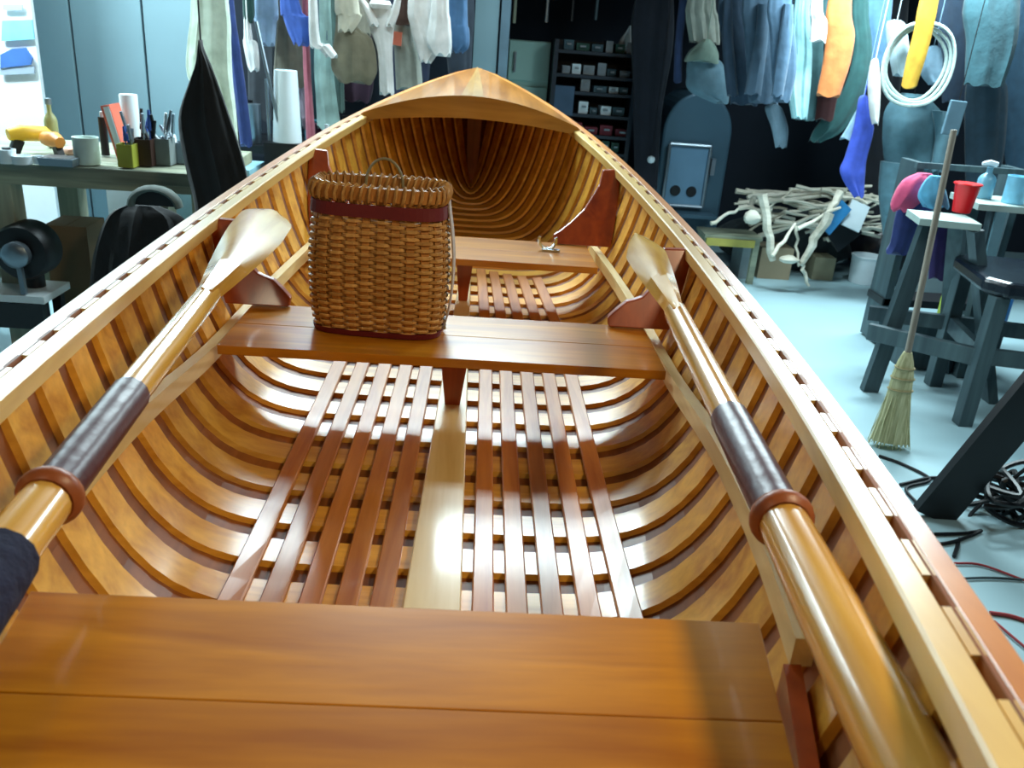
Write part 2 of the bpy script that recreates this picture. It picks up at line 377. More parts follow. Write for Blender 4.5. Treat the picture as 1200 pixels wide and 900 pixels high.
# ============================================================ OARS
leather = mat('oxblood_leather', (0.30, 0.16, 0.20), rough=0.35, var=0.15, scale=30)
tanl = mat('tan_leather', (0.60, 0.33, 0.18), rough=0.4, var=0.2, scale=30)
navy = mat('navy_cloth', (0.07, 0.09, 0.22), rough=0.9, var=0.3, scale=60, bump=0.4)
def oar(name, label, tip, col, lean, sd, grip=None, bw=0.05, tipw=0.35):
    o = thing(name, label, 'oar', tuple(col), 'oars laid inside the boat')
    T = Vector(tip); Cc = Vector(col); d = (Cc-T).normalized(); Lc = (Cc-T).length
    def at(s): return T+d*s
    side = d.cross(Vector((0, 0, 1))).normalized(); up = side.cross(d).normalized()
    R1 = (side*math.cos(lean)+up*math.sin(lean)).normalized(); R2 = d.cross(R1).normalized()
    # blade: spoon outline, thin edges and a raised spine
    rings = []
    BL = 0.62
    for i in range(25):
        s = BL*i/24; f = i/24
        wv = bw*min(1.0, (tipw+(1-tipw)*min(1, f/(0.10 if tipw > 0.3 else 0.3))**0.7))*(1-max(0, (f-0.30)/0.70)**1.3*0.72)
        if i == 0: wv *= 0.75
        th = 0.0035+0.015*f**1.1; ed = 0.0022+0.009*f**2
        c = at(s)
        rings.append([c+R1*wv, c+R1*wv*0.5+R2*(ed+th)/1.5, c+R2*(th), c-R1*wv*0.5+R2*(ed+th)/1.5, c-R1*wv, c-R1*wv*0.5-R2*(ed+th)/1.5, c-R2*(th), c+R1*wv*0.5-R2*(ed+th)/1.5])
    MB().sweep(rings).build('blade', loomw, o, smooth=True)
    def loom(s0, s1, r0, r1, n=4, m=loomw, nm='shaft', seg=14, rad=None):
        P = [at(s0+(s1-s0)*k/n) for k in range(n+1)]
        return MB().tube(P, rad or [r0+(r1-r0)*k/n for k in range(n+1)], seg).build(nm, m, o, smooth=True)
    loom(BL-0.03, Lc+0.01, 0.0185, 0.0215)
    loom(Lc-0.225, Lc-0.010, 0.0222, 0.0228, m=leather, nm='leather')
    loom(Lc-0.010, Lc+0.010, 0, 0, n=4, m=tanl, nm='button', seg=22, rad=[0.024, 0.029, 0.030, 0.029, 0.024])
    loom(Lc+0.012, Lc+0.75, 0, 0, n=6, nm='handle', rad=[0.023, 0.025, 0.0265, 0.0265, 0.025, 0.022, 0.018], seg=16)
    if grip:
        g = loom(Lc+grip[0], Lc+grip[1], 0, 0, n=7, m=navy, nm='grip_wrap', rad=[0.029, 0.032, 0.0335, 0.034, 0.033, 0.034, 0.031, 0.026]); g['label'] = 'navy cloth wrap'
    return o
oar('oar', 'spruce oar lying along the right side of the boat, bare varnished handle', (0.402, 1.90, 0.333), (0.343, 0.675, 0.335), -0.30, 1, bw=0.040, tipw=0.12)
oar('oar', 'spruce oar lying along the left side of the boat, navy wrap on its handle', (-0.400, 1.88, 0.335), (-0.325, 0.69, 0.312), 0.30, -1, grip=(0.095, 0.42), bw=0.052)

# ============================================================ PACK BASKET
def basket():
    cx, cy, z0 = -0.137, 1.63, 0.1705
    o = thing('pack_basket', 'woven ash pack basket with a maroon band standing on the middle seat', 'basket', (cx, cy, z0))
    tilt = math.radians(-4)
    w1 = wood('ash_weaver', (0.60, 0.42, 0.20), (0.84, 0.66, 0.40), 'x', rough=0.55, coat=0.1, scale=40, vary=0.16, streak=3)
    w2 = wood('ash_stake', (0.62, 0.40, 0.17), (0.82, 0.58, 0.30), 'z', rough=0.55, coat=0.1, scale=30, vary=0.12)
    maroon = mat('maroon_band', (0.40, 0.07, 0.11), rough=0.6, var=0.1, scale=20)
    prof_z = [0, 0.03, 0.09, 0.15, 0.21, 0.25, 0.282]; prof_a = [0.118, 0.124, 0.128, 0.128, 0.124, 0.120, 0.120]; prof_b = [0.060, 0.068, 0.077, 0.078, 0.072, 0.066, 0.066]
    def pt(ang, z, off=0.0):
        a = hermite(prof_z, prof_a, z)+off; b = hermite(prof_z, prof_b, z)+off; n = 2/3.6
        c, s = math.cos(ang), math.sin(ang)
        x = a*math.copysign(abs(c)**n, c); y = b*math.copysign(abs(s)**n, s)
        return Vector((cx+x*math.cos(tilt)-y*math.sin(tilt), cy+x*math.sin(tilt)+y*math.cos(tilt), z0+z))
    # angles equally spaced along the perimeter
    fine = [2*math.pi*k/720 for k in range(720)]; P = [pt(a, 0.15) for a in fine]; L = [0]
    for i in range(720): L.append(L[-1]+(P[(i+1) % 720]-P[i]).length)
    def ang(f):
        t = (f % 1.0)*L[-1]; i = max(0, min(719, int(np.searchsorted(L, t))-1)); return fine[i]+(t-L[i])/max(1e-9, L[i+1]-L[i])*2*math.pi/720
    NS = 26
    for k in range(NS):
        a0, a1 = ang((k-0.27)/NS), ang((k+0.27)/NS); rings = []
        for j in range(13):
            z = 0.003+0.272*j/12
            rings.append([pt(a0, z, -0.0012), pt(a1, z, -0.0012), pt(a1, z, 0.0012), pt(a0, z, 0.0012)])
        MB().sweep(rings).build('stake', w2, o)
    NR = 33
    for r in range(NR):
        z = 0.010+r*0.0067; rings = []
        for q in range(NS*4):
            f = q/(NS*4); ph = math.cos(2*math.pi*(f*NS)/2+(math.pi if r % 2 else 0))
            a = ang(f); off = 0.0038*(1 if ph > 0 else -1)*min(1, abs(ph)*1.6); h = 0.0035
            rings.append([pt(a, z-h, off-0.0008), pt(a, z-h*0.6, off+0.0017), pt(a, z+h*0.6, off+0.0017), pt(a, z+h, off-0.0008)])
        MB().sweep(rings, closed=True).build('weaver', w1, o)
    def hoop(za, zb, off, th, m, nm, n=64):
        rings = []
        for q in range(n):
            a = ang(q/n); rings.append([pt(a, za, off), pt(a, za, off+th), pt(a, zb, off+th), pt(a, zb, off)])
        return MB().sweep(rings, closed=True).build(nm, m, o)
    hoop(0.232, 0.255, 0.0045, 0.003, maroon, 'maroon_band')
    hoop(0.001, 0.012, 0.004, 0.003, maroon, 'base_band')
    hoop(0.262, 0.286, -0.006, 0.004, w2, 'rim_hoop'); hoop(0.262, 0.286, 0.003, 0.004, w2, 'rim_hoop')
    path = []
    n = 46
    for q in range(n*8):
        a = ang(q/(n*8)); t = 2*math.pi*q/8
        c = pt(a, 0.273+0.0165*math.sin(t), 0.0005+0.010*math.cos(t)); path.append(c)
    MB().tube(path, 0.0032, 5, closed=True).build('rim_lashing', w1, o, smooth=True)
    # bottom
    MB().plate([pt(ang(q/24), 0.006, -0.004) for q in range(24)], (0, 0, 0.004)).build('bottom', w2, o)
    # carrying handle: thin bent hoop at the back
    hp = [Vector((cx+0.0+0.036*math.cos(math.pi*k/12), cy+0.052, z0+0.27+0.052*math.sin(math.pi*k/12))) for k in range(13)]
    g = MB().tube(hp, 0.0026, 6).build('handle', mat('grey_wire', (0.55, 0.53, 0.42), rough=0.5), o, smooth=True)
    # web strap down the right flank with a buckle
    web = mat('pale_webbing', (0.72, 0.68, 0.66), rough=0.8, var=0.3, scale=120, bump=0.4)
    rings = []
    for j in range(15):
        z = 0.27-0.262*j/14; a0, a1 = ang(-0.018), ang(0.030); k = 0.0065+0.006*math.sin(math.pi*j/14)
        rings.append([pt(a0, z, k), pt(a1, z, k), pt(a1, z, k+0.003), pt(a0, z, k+0.003)])
    st = MB().sweep(rings).build('strap', web, o)
    c = pt(ang(0.0), 0.02, 0.012)
    MB().tube([c+Vector(p) for p in ((-0.004, -0.011, -0.008), (-0.004, 0.011, -0.008), (-0.004, 0.011, 0.008), (-0.004, -0.011, 0.008))], 0.0028, 6, closed=True).build('buckle', mat('steel', (0.8, 0.85, 0.9), rough=0.25, metal=1.0), st)
basket()

# steel rowlock resting on the far seat
_c = Vector((0.245, 2.378, 0.172)); o = thing('rowlock', 'steel rowlock lying on the right end of the far seat', 'rowlock', tuple(_c))
MB().tube([_c+Vector((0.024*math.cos(t), 0.0, 0.030+0.026*math.sin(t))) for t in [math.pi*(0.9+1.2*k/12) for k in range(13)]], 0.0045, 8).build('horns', mat('steel', (0.8, 0.85, 0.9), rough=0.25, metal=1.0), o, smooth=True)
MB().box(_c+Vector((0.01, -0.01, 0.003)), (0.05, 0.02, 0.006)).build('plate', mat('steel', (0.8, 0.85, 0.9)), o)

# ============================================================ BACKGROUND HELPERS
def cloth(name, c, rough=0.9): return mat(name, c, rough=rough, var=0.42, scale=15, bump=0.5, sheen=0.2)
def drape_mb(rows, folds=6, amp=0.16, depth=0.35, seed=0, seg=36, sub=4):
    """hanging cloth body through rows (x, y, z, halfwidth): flattened tube with vertical folds that open downwards"""
    rnd = random.Random(seed); ph = rnd.random()*6; ph2 = rnd.random()*6; g = MB(); rings = []
    n = len(rows); xs = list(range(n))
    for j in range((n-1)*sub+1):
        q = j/sub; x, y, z, hw = [hermite(xs, [r[k] for r in rows], q) for k in range(4)]
        f = q/(n-1); ring = []
        for k in range(seg):
            a = 2*math.pi*k/seg
            r = 1+0.05*math.sin(7.3*a+5.1*q+ph)*math.sin(2.7*q+ph2)+amp*(0.35+0.65*f)*math.sin(folds*a+ph+1.3*f)+amp*0.5*math.sin((folds*2+1)*a+ph2-f*2)
            ring.append((x+hw*math.cos(a)*(0.9+0.1*r), y+max(0.02, hw*depth)*math.sin(a)*r, z+0.01*math.sin(folds*a+ph)*f))
        rings.append(ring)
    return g.sweep(rings)
def drape(name, label, cat, m, rows, group=None, **kw):
    return tag(drape_mb(rows, **kw).build(name, m, smooth=True), label, cat, group)
def jacket(name, label, m, rows, sleeves=(), group=None, collar=True, seed=0):
    """garment on a hanger: body, sleeves, collar"""
    x, y, z, hw = rows[0]
    o = thing(name, label, 'clothing', (x, y, rows[-1][2]), group)
    drape_mb(rows, seed=seed, folds=5, depth=0.32).build('body', m, o, smooth=True)
    for s in sleeves: drape_mb(s, seed=seed+3, folds=4, depth=0.7, seg=16, amp=0.1).build('sleeve', m, o, smooth=True)
    if collar: MB().tube([(x+hw*0.5*math.cos(t), y+0.05*math.sin(t), z+0.01) for t in [2*math.pi*k/12 for k in range(12)]], 0.022, 6, closed=True).build('collar', m, o, smooth=True)
    return o
def can(name, label, cat, base, r, h, m, prof=None, seg=18, rim=True, group=None, lid=None):
    x, y, z = base
    o = thing(name, label, cat, base, group)
    MB().lathe(base, prof or [(r*0.96, 0), (r, 0.004), (r, h-0.006), (r*1.03, h-0.004), (r*1.03, h), (r*0.9, h), (r*0.88, h-0.012)], seg).build('body', m, o, smooth=True)
    if lid is not None: MB().lathe((x, y, z+h), [(r*0.5, 0), (r*0.52, 0.002), (r*0.5, h*0.14), (r*0.2, h*0.15)], seg).build('cap', lid, o, smooth=True)
    return o
def bottle_prof(r, h): return [(r*0.9, 0), (r, 0.006), (r, h*0.62), (r*0.8, h*0.72), (r*0.35, h*0.82), (r*0.33, h*0.97), (r*0.38, h)]
steelm = mat('dull_steel', (0.55, 0.60, 0.64), rough=0.35, metal=0.8, var=0.2)
white = mat('white_paint', (0.88, 0.93, 0.95), rough=0.5, var=0.06)
black = mat('black_paint', (0.05, 0.06, 0.08), rough=0.45, var=0.4)
greyw = wood('grey_bench_wood', (0.42, 0.45, 0.40), (0.66, 0.68, 0.58), 'x', rough=0.7, coat=0.0, scale=10)
greyz = wood('grey_post_wood', (0.48, 0.50, 0.44), (0.70, 0.70, 0.60), 'z', rough=0.7, coat=0.0, scale=10)
slate = wood('slate_stool_wood', (0.15, 0.21, 0.24), (0.28, 0.36, 0.38), 'z', rough=0.5, coat=0.1, scale=10)
card = mat('cardboard', (0.62, 0.56, 0.46), rough=0.9, var=0.1, scale=4)
stickw = wood('bare_firewood', (0.70, 0.68, 0.60), (0.94, 0.92, 0.86), 'x', rough=0.8, coat=0.0, scale=12, vary=0.2)

# ============================================================ LEFT: WHITE BOARD, WORKBENCH AND WHAT STANDS ON IT
o = thing('display_board', 'bright white board with pale blue pictures leaning behind the left end of the workbench', 'board', (-2.9, 4.6, FL))
_x = (-2.186, 4.600, 0.383)[0]
MB().box((_x-0.5, 4.615, 0.42), (1.0, 0.03, 2.3)).build('board', mat('board_white', (0.95, 0.97, 0.98), rough=0.5, var=0.03), o)
pr = mat('cyan_print', (0.50, 0.80, 0.88), rough=0.6, var=0.35, scale=9, bump=0)
pb = mat('blue_print', (0.25, 0.42, 0.68), rough=0.6, var=0.35, scale=9, bump=0)
pg = mat('grey_print', (0.62, 0.68, 0.74), rough=0.6, var=0.2, scale=9, bump=0)
def yb(px0, row): return px0
MB().plate([(-2.324, 4.580, 0.613), (-2.180, 4.580, 0.628), (-2.180, 4.580, 0.539), (-2.342, 4.580, 0.519)], (0, 0.01, 0)).build('picture', pr, o)
MB().plate([(-2.353, 4.575, 0.456), (-2.291, 4.575, 0.488), (-2.225, 4.575, 0.497), (-2.198, 4.575, 0.451), (-2.211, 4.575, 0.419), (-2.363, 4.575, 0.392)], (0, 0.01, 0)).build('picture', pb, o)
MB().plate([(-2.366, 4.580, 0.392), (-2.198, 4.580, 0.411), (-2.202, 4.580, 0.379), (-2.371, 4.580, 0.359)], (0, 0.01, 0)).build('caption', pg, o)
MB().plate([(-2.309, 4.580, 0.687), (-2.215, 4.580, 0.694), (-2.219, 4.580, 0.667), (-2.313, 4.580, 0.660)], (0, 0.01, 0)).build('caption', pg, o)

bench = thing('workbench', 'grey wooden workbench along the left with tools and cans on top', 'workbench', (-1.9, 3.3, FL))
BZ = 0.15
for k in range(4):
    MB().box((-1.93, 3.31+0.175*k+0.085, BZ-0.025), (1.86, 0.170, 0.05), rot(0, 0, 0.04)).build('top_board', greyw, bench, bevel=0.004)
MB().box((-1.93, 3.33, BZ-0.065), (1.84, 0.03, 0.03), rot(0, 0, 0.04)).build('apron', greyw, bench)
for x, y in ((-1.78, 3.38), (-1.20, 3.40), (-1.78, 3.92), (-1.20, 3.94), (-2.75, 3.34), (-2.75, 3.88)):
    MB().box((x, y, (BZ-0.05+FL)/2), (0.09, 0.09, BZ-0.05-FL)).build('leg', greyz, bench, bevel=0.004)
MB().box((-1.6, 3.92, -0.45), (1.5, 0.05, 0.09)).build('stretcher', greyz, bench)

gb = (0.16,)
def on(px_, base): return base
can('spray_bottle', 'tan bottle with a grey cap beside the white board on the workbench', 'bottle', (-1.751, 3.747, 0.155), 0.026, 0.17, mat('tan_bottle', (0.62, 0.62, 0.42), rough=0.4), prof=bottle_prof(0.026, 0.17), lid=steelm)
can('paint_tin', 'dented white bucket full of rags in the middle of the workbench', 'bucket', (-1.457, 3.386, 0.155), 0.046, 0.10, mat('worn_white_tin', (0.75, 0.82, 0.80), rough=0.6, var=0.3))
can('spray_can', 'black spray can with a white cap leaning left of the red book', 'can', (-1.484, 3.618, 0.155), 0.016, 0.15, black, lid=white)
o = thing('red_folder', 'tall orange red book standing upright on the workbench', 'book', (-1.400, 3.559, 0.155))
_b = Vector((-1.400, 3.559, 0.155))
MB().box(_b+Vector((0, 0, 0.105)), (0.035, 0.10, 0.21), rot(0, -0.22, 0)).build('cover', mat('orange_red', (0.86, 0.42, 0.32), rough=0.6), o)
MB().box(_b+Vector((0.004, -0.004, 0.105)), (0.022, 0.099, 0.200), rot(0, -0.22, 0)).build('pages', white, o)
_b = Vector((-1.394, 3.613, 0.155))
can('paper_roll', 'white paper roll standing behind the olive tin', 'roll', tuple(_b+Vector((0, 0.06, 0))), 0.035, 0.24, white, prof=[(0.034, 0), (0.035, 0.003), (0.035, 0.237), (0.033, 0.24), (0.012, 0.24), (0.012, 0.1)])
def toolpot(name, label, base, sx, sy, h, m, nt, cols, seed, spread=0.35):
    rnd = random.Random(seed); b = Vector(base); o = thing(name, label, 'pot', base, 'tool pots on the workbench')
    g = MB(); t = 0.003
    for c, s in (((0, -sy/2, h/2), (sx, t, h)), ((0, sy/2, h/2), (sx, t, h)), ((-sx/2, 0, h/2), (t, sy, h)), ((sx/2, 0, h/2), (t, sy, h)), ((0, 0, t/2), (sx, sy, t))): g.box(b+Vector(c), s)
    g.build('body', m, o)
    for k in range(nt):
        p = b+Vector((rnd.uniform(-0.35, 0.35)*sx, rnd.uniform(-0.35, 0.35)*sy, 0.01)); L = rnd.uniform(1.3, 2.1)*h
        d = Vector((rnd.uniform(-spread, spread), rnd.uniform(-spread, spread), 1)).normalized()
        q = p+d*L; mm = cols[k % len(cols)]
        tl = tag(MB().tube([p, p+d*L*0.6, p+d*L*0.62, q], [0.003, 0.003, 0.008, 0.006], 6).build('hand_tool', mm, smooth=True), 'thin hand tool standing in '+label, 'tool', 'hand tools in the pots: '+label)
toolpot('tool_pot', 'olive square tin on the workbench', (-1.305, 3.391, 0.155), 0.055, 0.06, 0.085, mat('olive_tin', (0.60, 0.62, 0.22), rough=0.5), 4, [mat('blue_handle', (0.2, 0.35, 0.65)), steelm], 2)
toolpot('tool_pot', 'dark brown box right of the olive tin', (-1.265, 3.457, 0.155), 0.07, 0.07, 0.10, mat('dark_brown_tin', (0.22, 0.13, 0.10), rough=0.5), 7, [black, steelm, mat('blue_handle', (0.2, 0.35, 0.65))], 3)
toolpot('tool_pot', 'grey box right of the dark brown one', (-1.213, 3.506, 0.155), 0.075, 0.07, 0.10, mat('grey_tin', (0.48, 0.52, 0.52), rough=0.5), 7, [steelm, white, black], 4)
toolpot('tool_pot', 'steel tin of splayed wires near the black garment', (-1.172, 3.574, 0.155), 0.06, 0.06, 0.08, steelm, 9, [steelm, white], 5, spread=0.9)
yel = mat('yellow_plastic', (0.92, 0.72, 0.18), rough=0.45); orn = mat('orange_plastic', (0.92, 0.58, 0.22), rough=0.45)
def blob(name, label, cat, base, sx, sy, sz, m, seed, group=None, n=8):
    rnd = random.Random(seed); b = Vector(base); rings = []
    for j in range(5):
        f = j/4; k = math.sin(math.pi*(0.18+0.72*f)); rings.append([b+Vector((sx*k*math.cos(a)*rnd.uniform(0.8, 1.1), sy*k*math.sin(a)*rnd.uniform(0.8, 1.1), sz*f)) for a in [2*math.pi*q/n for q in range(n)]])
    o = MB().sweep(rings).build(name, m, smooth=True); return tag(o, label, cat, group)
def powertool(label, base, m, s, az):
    b = Vector(base); R = rot(0, 0, az); o = thing('tape_gun', label, 'tool', base)
    MB().tube([b+R @ Vector(p)*s for p in ((-0.06, 0, 0.055), (-0.02, 0, 0.06), (0.05, 0, 0.055), (0.07, 0, 0.05))], [0.018*s/1, 0.026*s, 0.024*s, 0.010*s], 10).build('body', m, o, smooth=True)
    MB().bar(b+R @ Vector((-0.03, 0, 0.04))*s, b+R @ Vector((-0.05, 0, 0.0))*s, 0.022*s, 0.03*s).build('grip', black, o)
powertool('yellow power tool at the left end of the workbench', (-1.762, 3.575, 0.155), yel, 1.25, 0.8)
powertool('orange yellow power tool in front of the tan bottle', (-1.630, 3.491, 0.155), orn, 1.15, 2.4)
blob('rag', 'pinkish crumpled rag beside the orange power tool', 'rag', (-1.601, 3.580, 0.152), 0.04, 0.04, 0.035, cloth('pink_rag', (0.86, 0.70, 0.62)), 5)
o = thing('tray', 'shallow dark tray on the front of the workbench', 'tray', (-1.530, 3.328, 0.155))
_b = Vector((-1.530, 3.328, 0.155)); MB().box(_b+Vector((0, 0, 0.014)), (0.12, 0.09, 0.028), taper=(1.08, 1.08)).build('body', steelm, o); MB().box(_b+Vector((0, 0, 0.0285)), (0.11, 0.08, 0.002)).build('liner', black, o)
for k, (b, r, h, lb) in enumerate((((-1.704, 3.288, 0.155), 0.03, 0.05, 'white lidded tub at the near left end of the workbench'), ((-1.653, 3.291, 0.155), 0.035, 0.03, 'squat white dish at the near left end of the workbench'), ((-1.605, 3.314, 0.155), 0.018, 0.03, 'small white pot behind the dark tray'))):
    can('tub', lb, 'tub', b, r, h, white, lid=black if k == 0 else None)

# below the bench
o = thing('bench_grinder', 'black round bench grinder with a steel hub at the left edge', 'grinder', (-1.8, 3.4, FL))
gc = Vector((-1.684, 3.300, -0.172)); RY = rot(math.pi/2, 0, 0)
MB().lathe(gc, [(0.02, -0.07), (0.095, -0.065), (0.108, -0.05), (0.108, 0.05), (0.098, 0.065), (0.02, 0.07)], 28, RY).build('wheel_guard', black, o, smooth=True)
MB().lathe(gc+Vector((0, -0.085, 0)), [(0.05, -0.01), (0.05, 0.02), (0.038, 0.03), (0.015, 0.032)], 20, rot(math.pi/2, 0, 0)).build('hub', steelm, o, smooth=True)
MB().lathe(gc+Vector((-0.10, -0.02, 0)), [(0.012, 0), (0.035, 0.01), (0.035, 0.05), (0.02, 0.055)], 16, rot(math.pi/2, 0, 0)).build('knob', steelm, o, smooth=True)
MB().bar(gc+Vector((0.005, -0.09, -0.02)), gc+Vector((0.015, -0.10, -0.15)), 0.018, 0.018).build('tool_rest', steelm, o)
MB().lathe((gc.x, gc.y+0.02, FL), [(0.10, 0), (0.10, 0.03), (0.04, 0.06), (0.035, gc.z-FL-0.09)], 18).build('pedestal', black, o, smooth=True)
sh = thing('side_stand', 'white slab topped stand below the grinder at the left edge', 'stand', (-1.65, 3.05, FL))
q = (-1.593, 3.348, -0.330)
MB().box((q[0]-0.27, q[1]-0.05, -0.34), (0.54, 0.22, 0.03)).build('slab', white, sh, bevel=0.003)
for dx, dy in ((-0.5, -0.12), (-0.04, -0.12), (-0.5, 0.03), (-0.04, 0.03)): MB().box((q[0]+dx, q[1]+dy, (FL-0.355)/2), (0.035, 0.035, 0.395)).build('leg', black, sh)
MB().box((q[0]-0.27, q[1]-0.12, -0.42), (0.44, 0.02, 0.10)).build('apron', black, sh)
def carton(name, label, c, s, az, m, cat='box', flaps=True):
    o = thing(name, label, cat, (c[0], c[1], c[2])); R = rot(0, 0, az)
    MB().box((c[0], c[1], c[2]+s[2]/2), s, R).build('body', m, o)
    if flaps:
        for sg in (-1, 1): MB().box(Vector((c[0], c[1], c[2]+s[2]+0.002))+R @ Vector((sg*s[0]*0.255, 0, 0)), (s[0]*0.48, s[1], 0.004), R).build('flap', m, o)
    return o
carton('cardboard_box', 'brown cardboard box under the left workbench', ((-1.645, 3.620, -0.275)[0], 3.62, FL), (0.17, 0.20, 0.62), 0.05, mat('brown_card', (0.52, 0.44, 0.34), rough=0.9, var=0.1, scale=4))
carton('storage_bin', 'bright white storage bin under the workbench beside its post', (-1.62, 4.25, FL), (0.17, 0.3, 0.85), 0.0, white)
carton('storage_bin', 'narrow pale blue storage bin under the workbench', (-1.36, 4.25, FL), (0.10, 0.3, 0.80), 0.0, mat('pale_blue', (0.62, 0.78, 0.82), rough=0.6))
carton('storage_bin', 'pale blue square storage bin behind the black cloth', (-1.12, 4.25, FL), (0.17, 0.3, 0.80), 0.0, mat('pale_blue_2', (0.58, 0.76, 0.82), rough=0.6))
carton('storage_bin', 'cream storage bin below the workbench right end', (-0.90, 4.02, FL), (0.18, 0.26, 0.80), 0.1, mat('cream', (0.72, 0.72, 0.62), rough=0.7))
drape('black_tarp', 'black cloth heaped over something under the workbench', 'cloth', cloth('black_cloth', (0.05, 0.055, 0.07)), [(-1.191, 3.200, 0.051, 0.054), (-1.182, 3.200, 0.007, 0.136), (-1.195, 3.200, -0.109, 0.180), (-1.204, 3.200, -0.260, 0.207), (-1.181, 3.200, -0.554, 0.251)], folds=7, depth=0.35, amp=0.25, seed=3)
o = thing('angle_grinder_disc', 'grey half round guard leaning on the black cloth', 'guard', (-1.146, 3.200, 0.054))
_b = Vector((-1.117, 3.120, 0.065)); MB().tube([_b+Vector((0.085*math.cos(t), 0, 0.065*math.sin(t))) for t in [math.pi*k/10 for k in range(11)]], (0.012, 0.03), 8).build('rim', mat('grey_green', (0.32, 0.36, 0.34)), o, smooth=True)
MB().plate([_b+Vector((0.08*math.cos(t), 0.01, 0.06*math.sin(t))) for t in [math.pi*k/10 for k in range(11)]], (0, 0.02, 0)).build('plate', black, o)

# ============================================================ GARMENTS ON THE LEFT RAIL
def rail_bar(name, label, a, b, r=0.012):
    o = thing(name, label, 'rail', a)
    MB().tube([a, b], r, 8).build('bar', steelm, o, smooth=True)
    n = 4
    for k in range(n):
        p = Vector(a).lerp(Vector(b), (k+0.5)/n); MB().tube([p, (p.x, p.y, 1.75)], 0.005, 6).build('hanger_rod', steelm, o)
    return o
rail_bar('clothes_rail', 'steel rail above the frame carrying the left garments', (-1.75, 4.62, 1.42), (0.05, 4.62, 1.42))
rail_bar('clothes_rail', 'steel rail above the frame carrying the jackets on the right', (0.9, 5.5, 1.50), (4.3, 5.5, 1.50))
def top(row, z=1.40, k=0.35): return (row[0], row[1], z, row[3]*k)
def hang(name, label, m, rows, cat='clothing', zt=1.40, group=None, **kw):
    if zt < 1.3:                                                    # starts below the frame's edge: a cord carries it from the rail
        r0 = rows[0]; cordy = kw.pop('cord', True)
        g = drape_mb([(r0[0], r0[1], r0[2]+0.03, r0[3]*0.35)]+rows, **kw)
        if cordy: g.tube([(r0[0], r0[1], 1.745), (r0[0], r0[1], r0[2]+0.02)], 0.003, 6)
        return tag(g.build(name, m, smooth=True), label, cat, group)
    return drape(name, label, cat, m, [top(rows[0], zt)]+rows, group=group, **kw)
GL = 'garments hung over the workbench'
hang('black_jacket', 'black garment hanging to a point in front of the workbench right end', cloth('black_garment', (0.07, 0.085, 0.10)), [(-0.919, 3.120, 0.607, 0.010), (-0.915, 3.120, 0.558, 0.026), (-0.919, 3.120, 0.492, 0.052), (-0.922, 3.120, 0.380, 0.090), (-0.897, 3.120, 0.236, 0.104), (-0.873, 3.120, 0.087, 0.103), (-0.873, 3.120, -0.069, 0.102)], folds=5, depth=0.4, seed=1, amp=0.22, zt=1.2)
hang('white_towel', 'long cream white cloth hanging behind the black garment', cloth('cream_cloth', (0.80, 0.88, 0.80)), [(-1.203, 4.200, 0.756, 0.083), (-1.216, 4.200, 0.595, 0.096), (-1.222, 4.200, 0.449, 0.101), (-1.183, 4.200, 0.302, 0.071), (-1.163, 4.200, 0.109, 0.056)], folds=8, seed=2, group=GL)
hang('blue_scarf', 'dark blue strip of cloth right of the cream cloth', cloth('blue_cloth', (0.18, 0.26, 0.50)), [(-1.151, 4.300, 0.780, 0.027), (-1.131, 4.300, 0.564, 0.027), (-1.110, 4.300, 0.338, 0.028), (-1.095, 4.300, 0.141, 0.029)], folds=3, seed=3, group=GL)
hang('green_scarf', 'dark green cloth hanging right of the blue strip', cloth('green_cloth', (0.16, 0.30, 0.28)), [(-1.109, 4.500, 0.790, 0.028), (-1.111, 4.500, 0.696, 0.022)], folds=3, seed=4)
hang('white_bag', 'small white bag on a cord beside the green cloth', cloth('white_cloth', (0.90, 0.93, 0.92)), [(-1.119, 4.500, 0.684, 0.016), (-1.108, 4.500, 0.601, 0.035), (-1.098, 4.500, 0.492, 0.029), (-1.103, 4.500, 0.476, 0.017)], folds=3, seed=5)
hang('patterned_shirt', 'pale blue patterned shirt hanging by the green cloth', cloth('pale_blue_cloth', (0.60, 0.72, 0.84)), [(-1.041, 4.550, 0.796, 0.061), (-1.044, 4.550, 0.701, 0.054), (-1.040, 4.550, 0.597, 0.037)], folds=5, seed=6)
hang('grey_apron', 'grey brown apron hanging above the white paper cone', cloth('grey_brown', (0.42, 0.41, 0.36)), [(-0.945, 4.600, 0.728, 0.052), (-0.944, 4.600, 0.571, 0.071), (-0.948, 4.600, 0.409, 0.081)], folds=5, seed=7)
hang('cloth_bundle', 'bright blue cloth bundle hanging among the garments', cloth('bright_blue', (0.24, 0.38, 0.72)), [(-0.905, 4.450, 0.803, 0.044), (-0.863, 4.450, 0.732, 0.073), (-0.848, 4.450, 0.665, 0.065), (-0.851, 4.450, 0.611, 0.035)], folds=5, seed=8)
hang('pink_strap', 'faded red strap hanging below the blue bundle', cloth('faded_red', (0.66, 0.36, 0.42)), [(-0.839, 4.500, 0.619, 0.017), (-0.833, 4.500, 0.383, 0.019), (-0.824, 4.500, 0.158, 0.024)], folds=2, seed=9)
hang('mauve_cloth', 'thin mauve cloth behind the red strap', cloth('mauve', (0.60, 0.55, 0.60)), [(-0.887, 4.620, 0.615, 0.030), (-0.880, 4.620, 0.372, 0.026), (-0.868, 4.620, 0.205, 0.020)], folds=3, seed=10)
hang('white_sleeve', 'white sleeve swinging right under the blue bundle', cloth('white_cloth', (0.90, 0.93, 0.92)), [(-0.782, 4.400, 0.669, 0.024), (-0.742, 4.400, 0.619, 0.033), (-0.699, 4.400, 0.570, 0.028)], folds=3, seed=11)
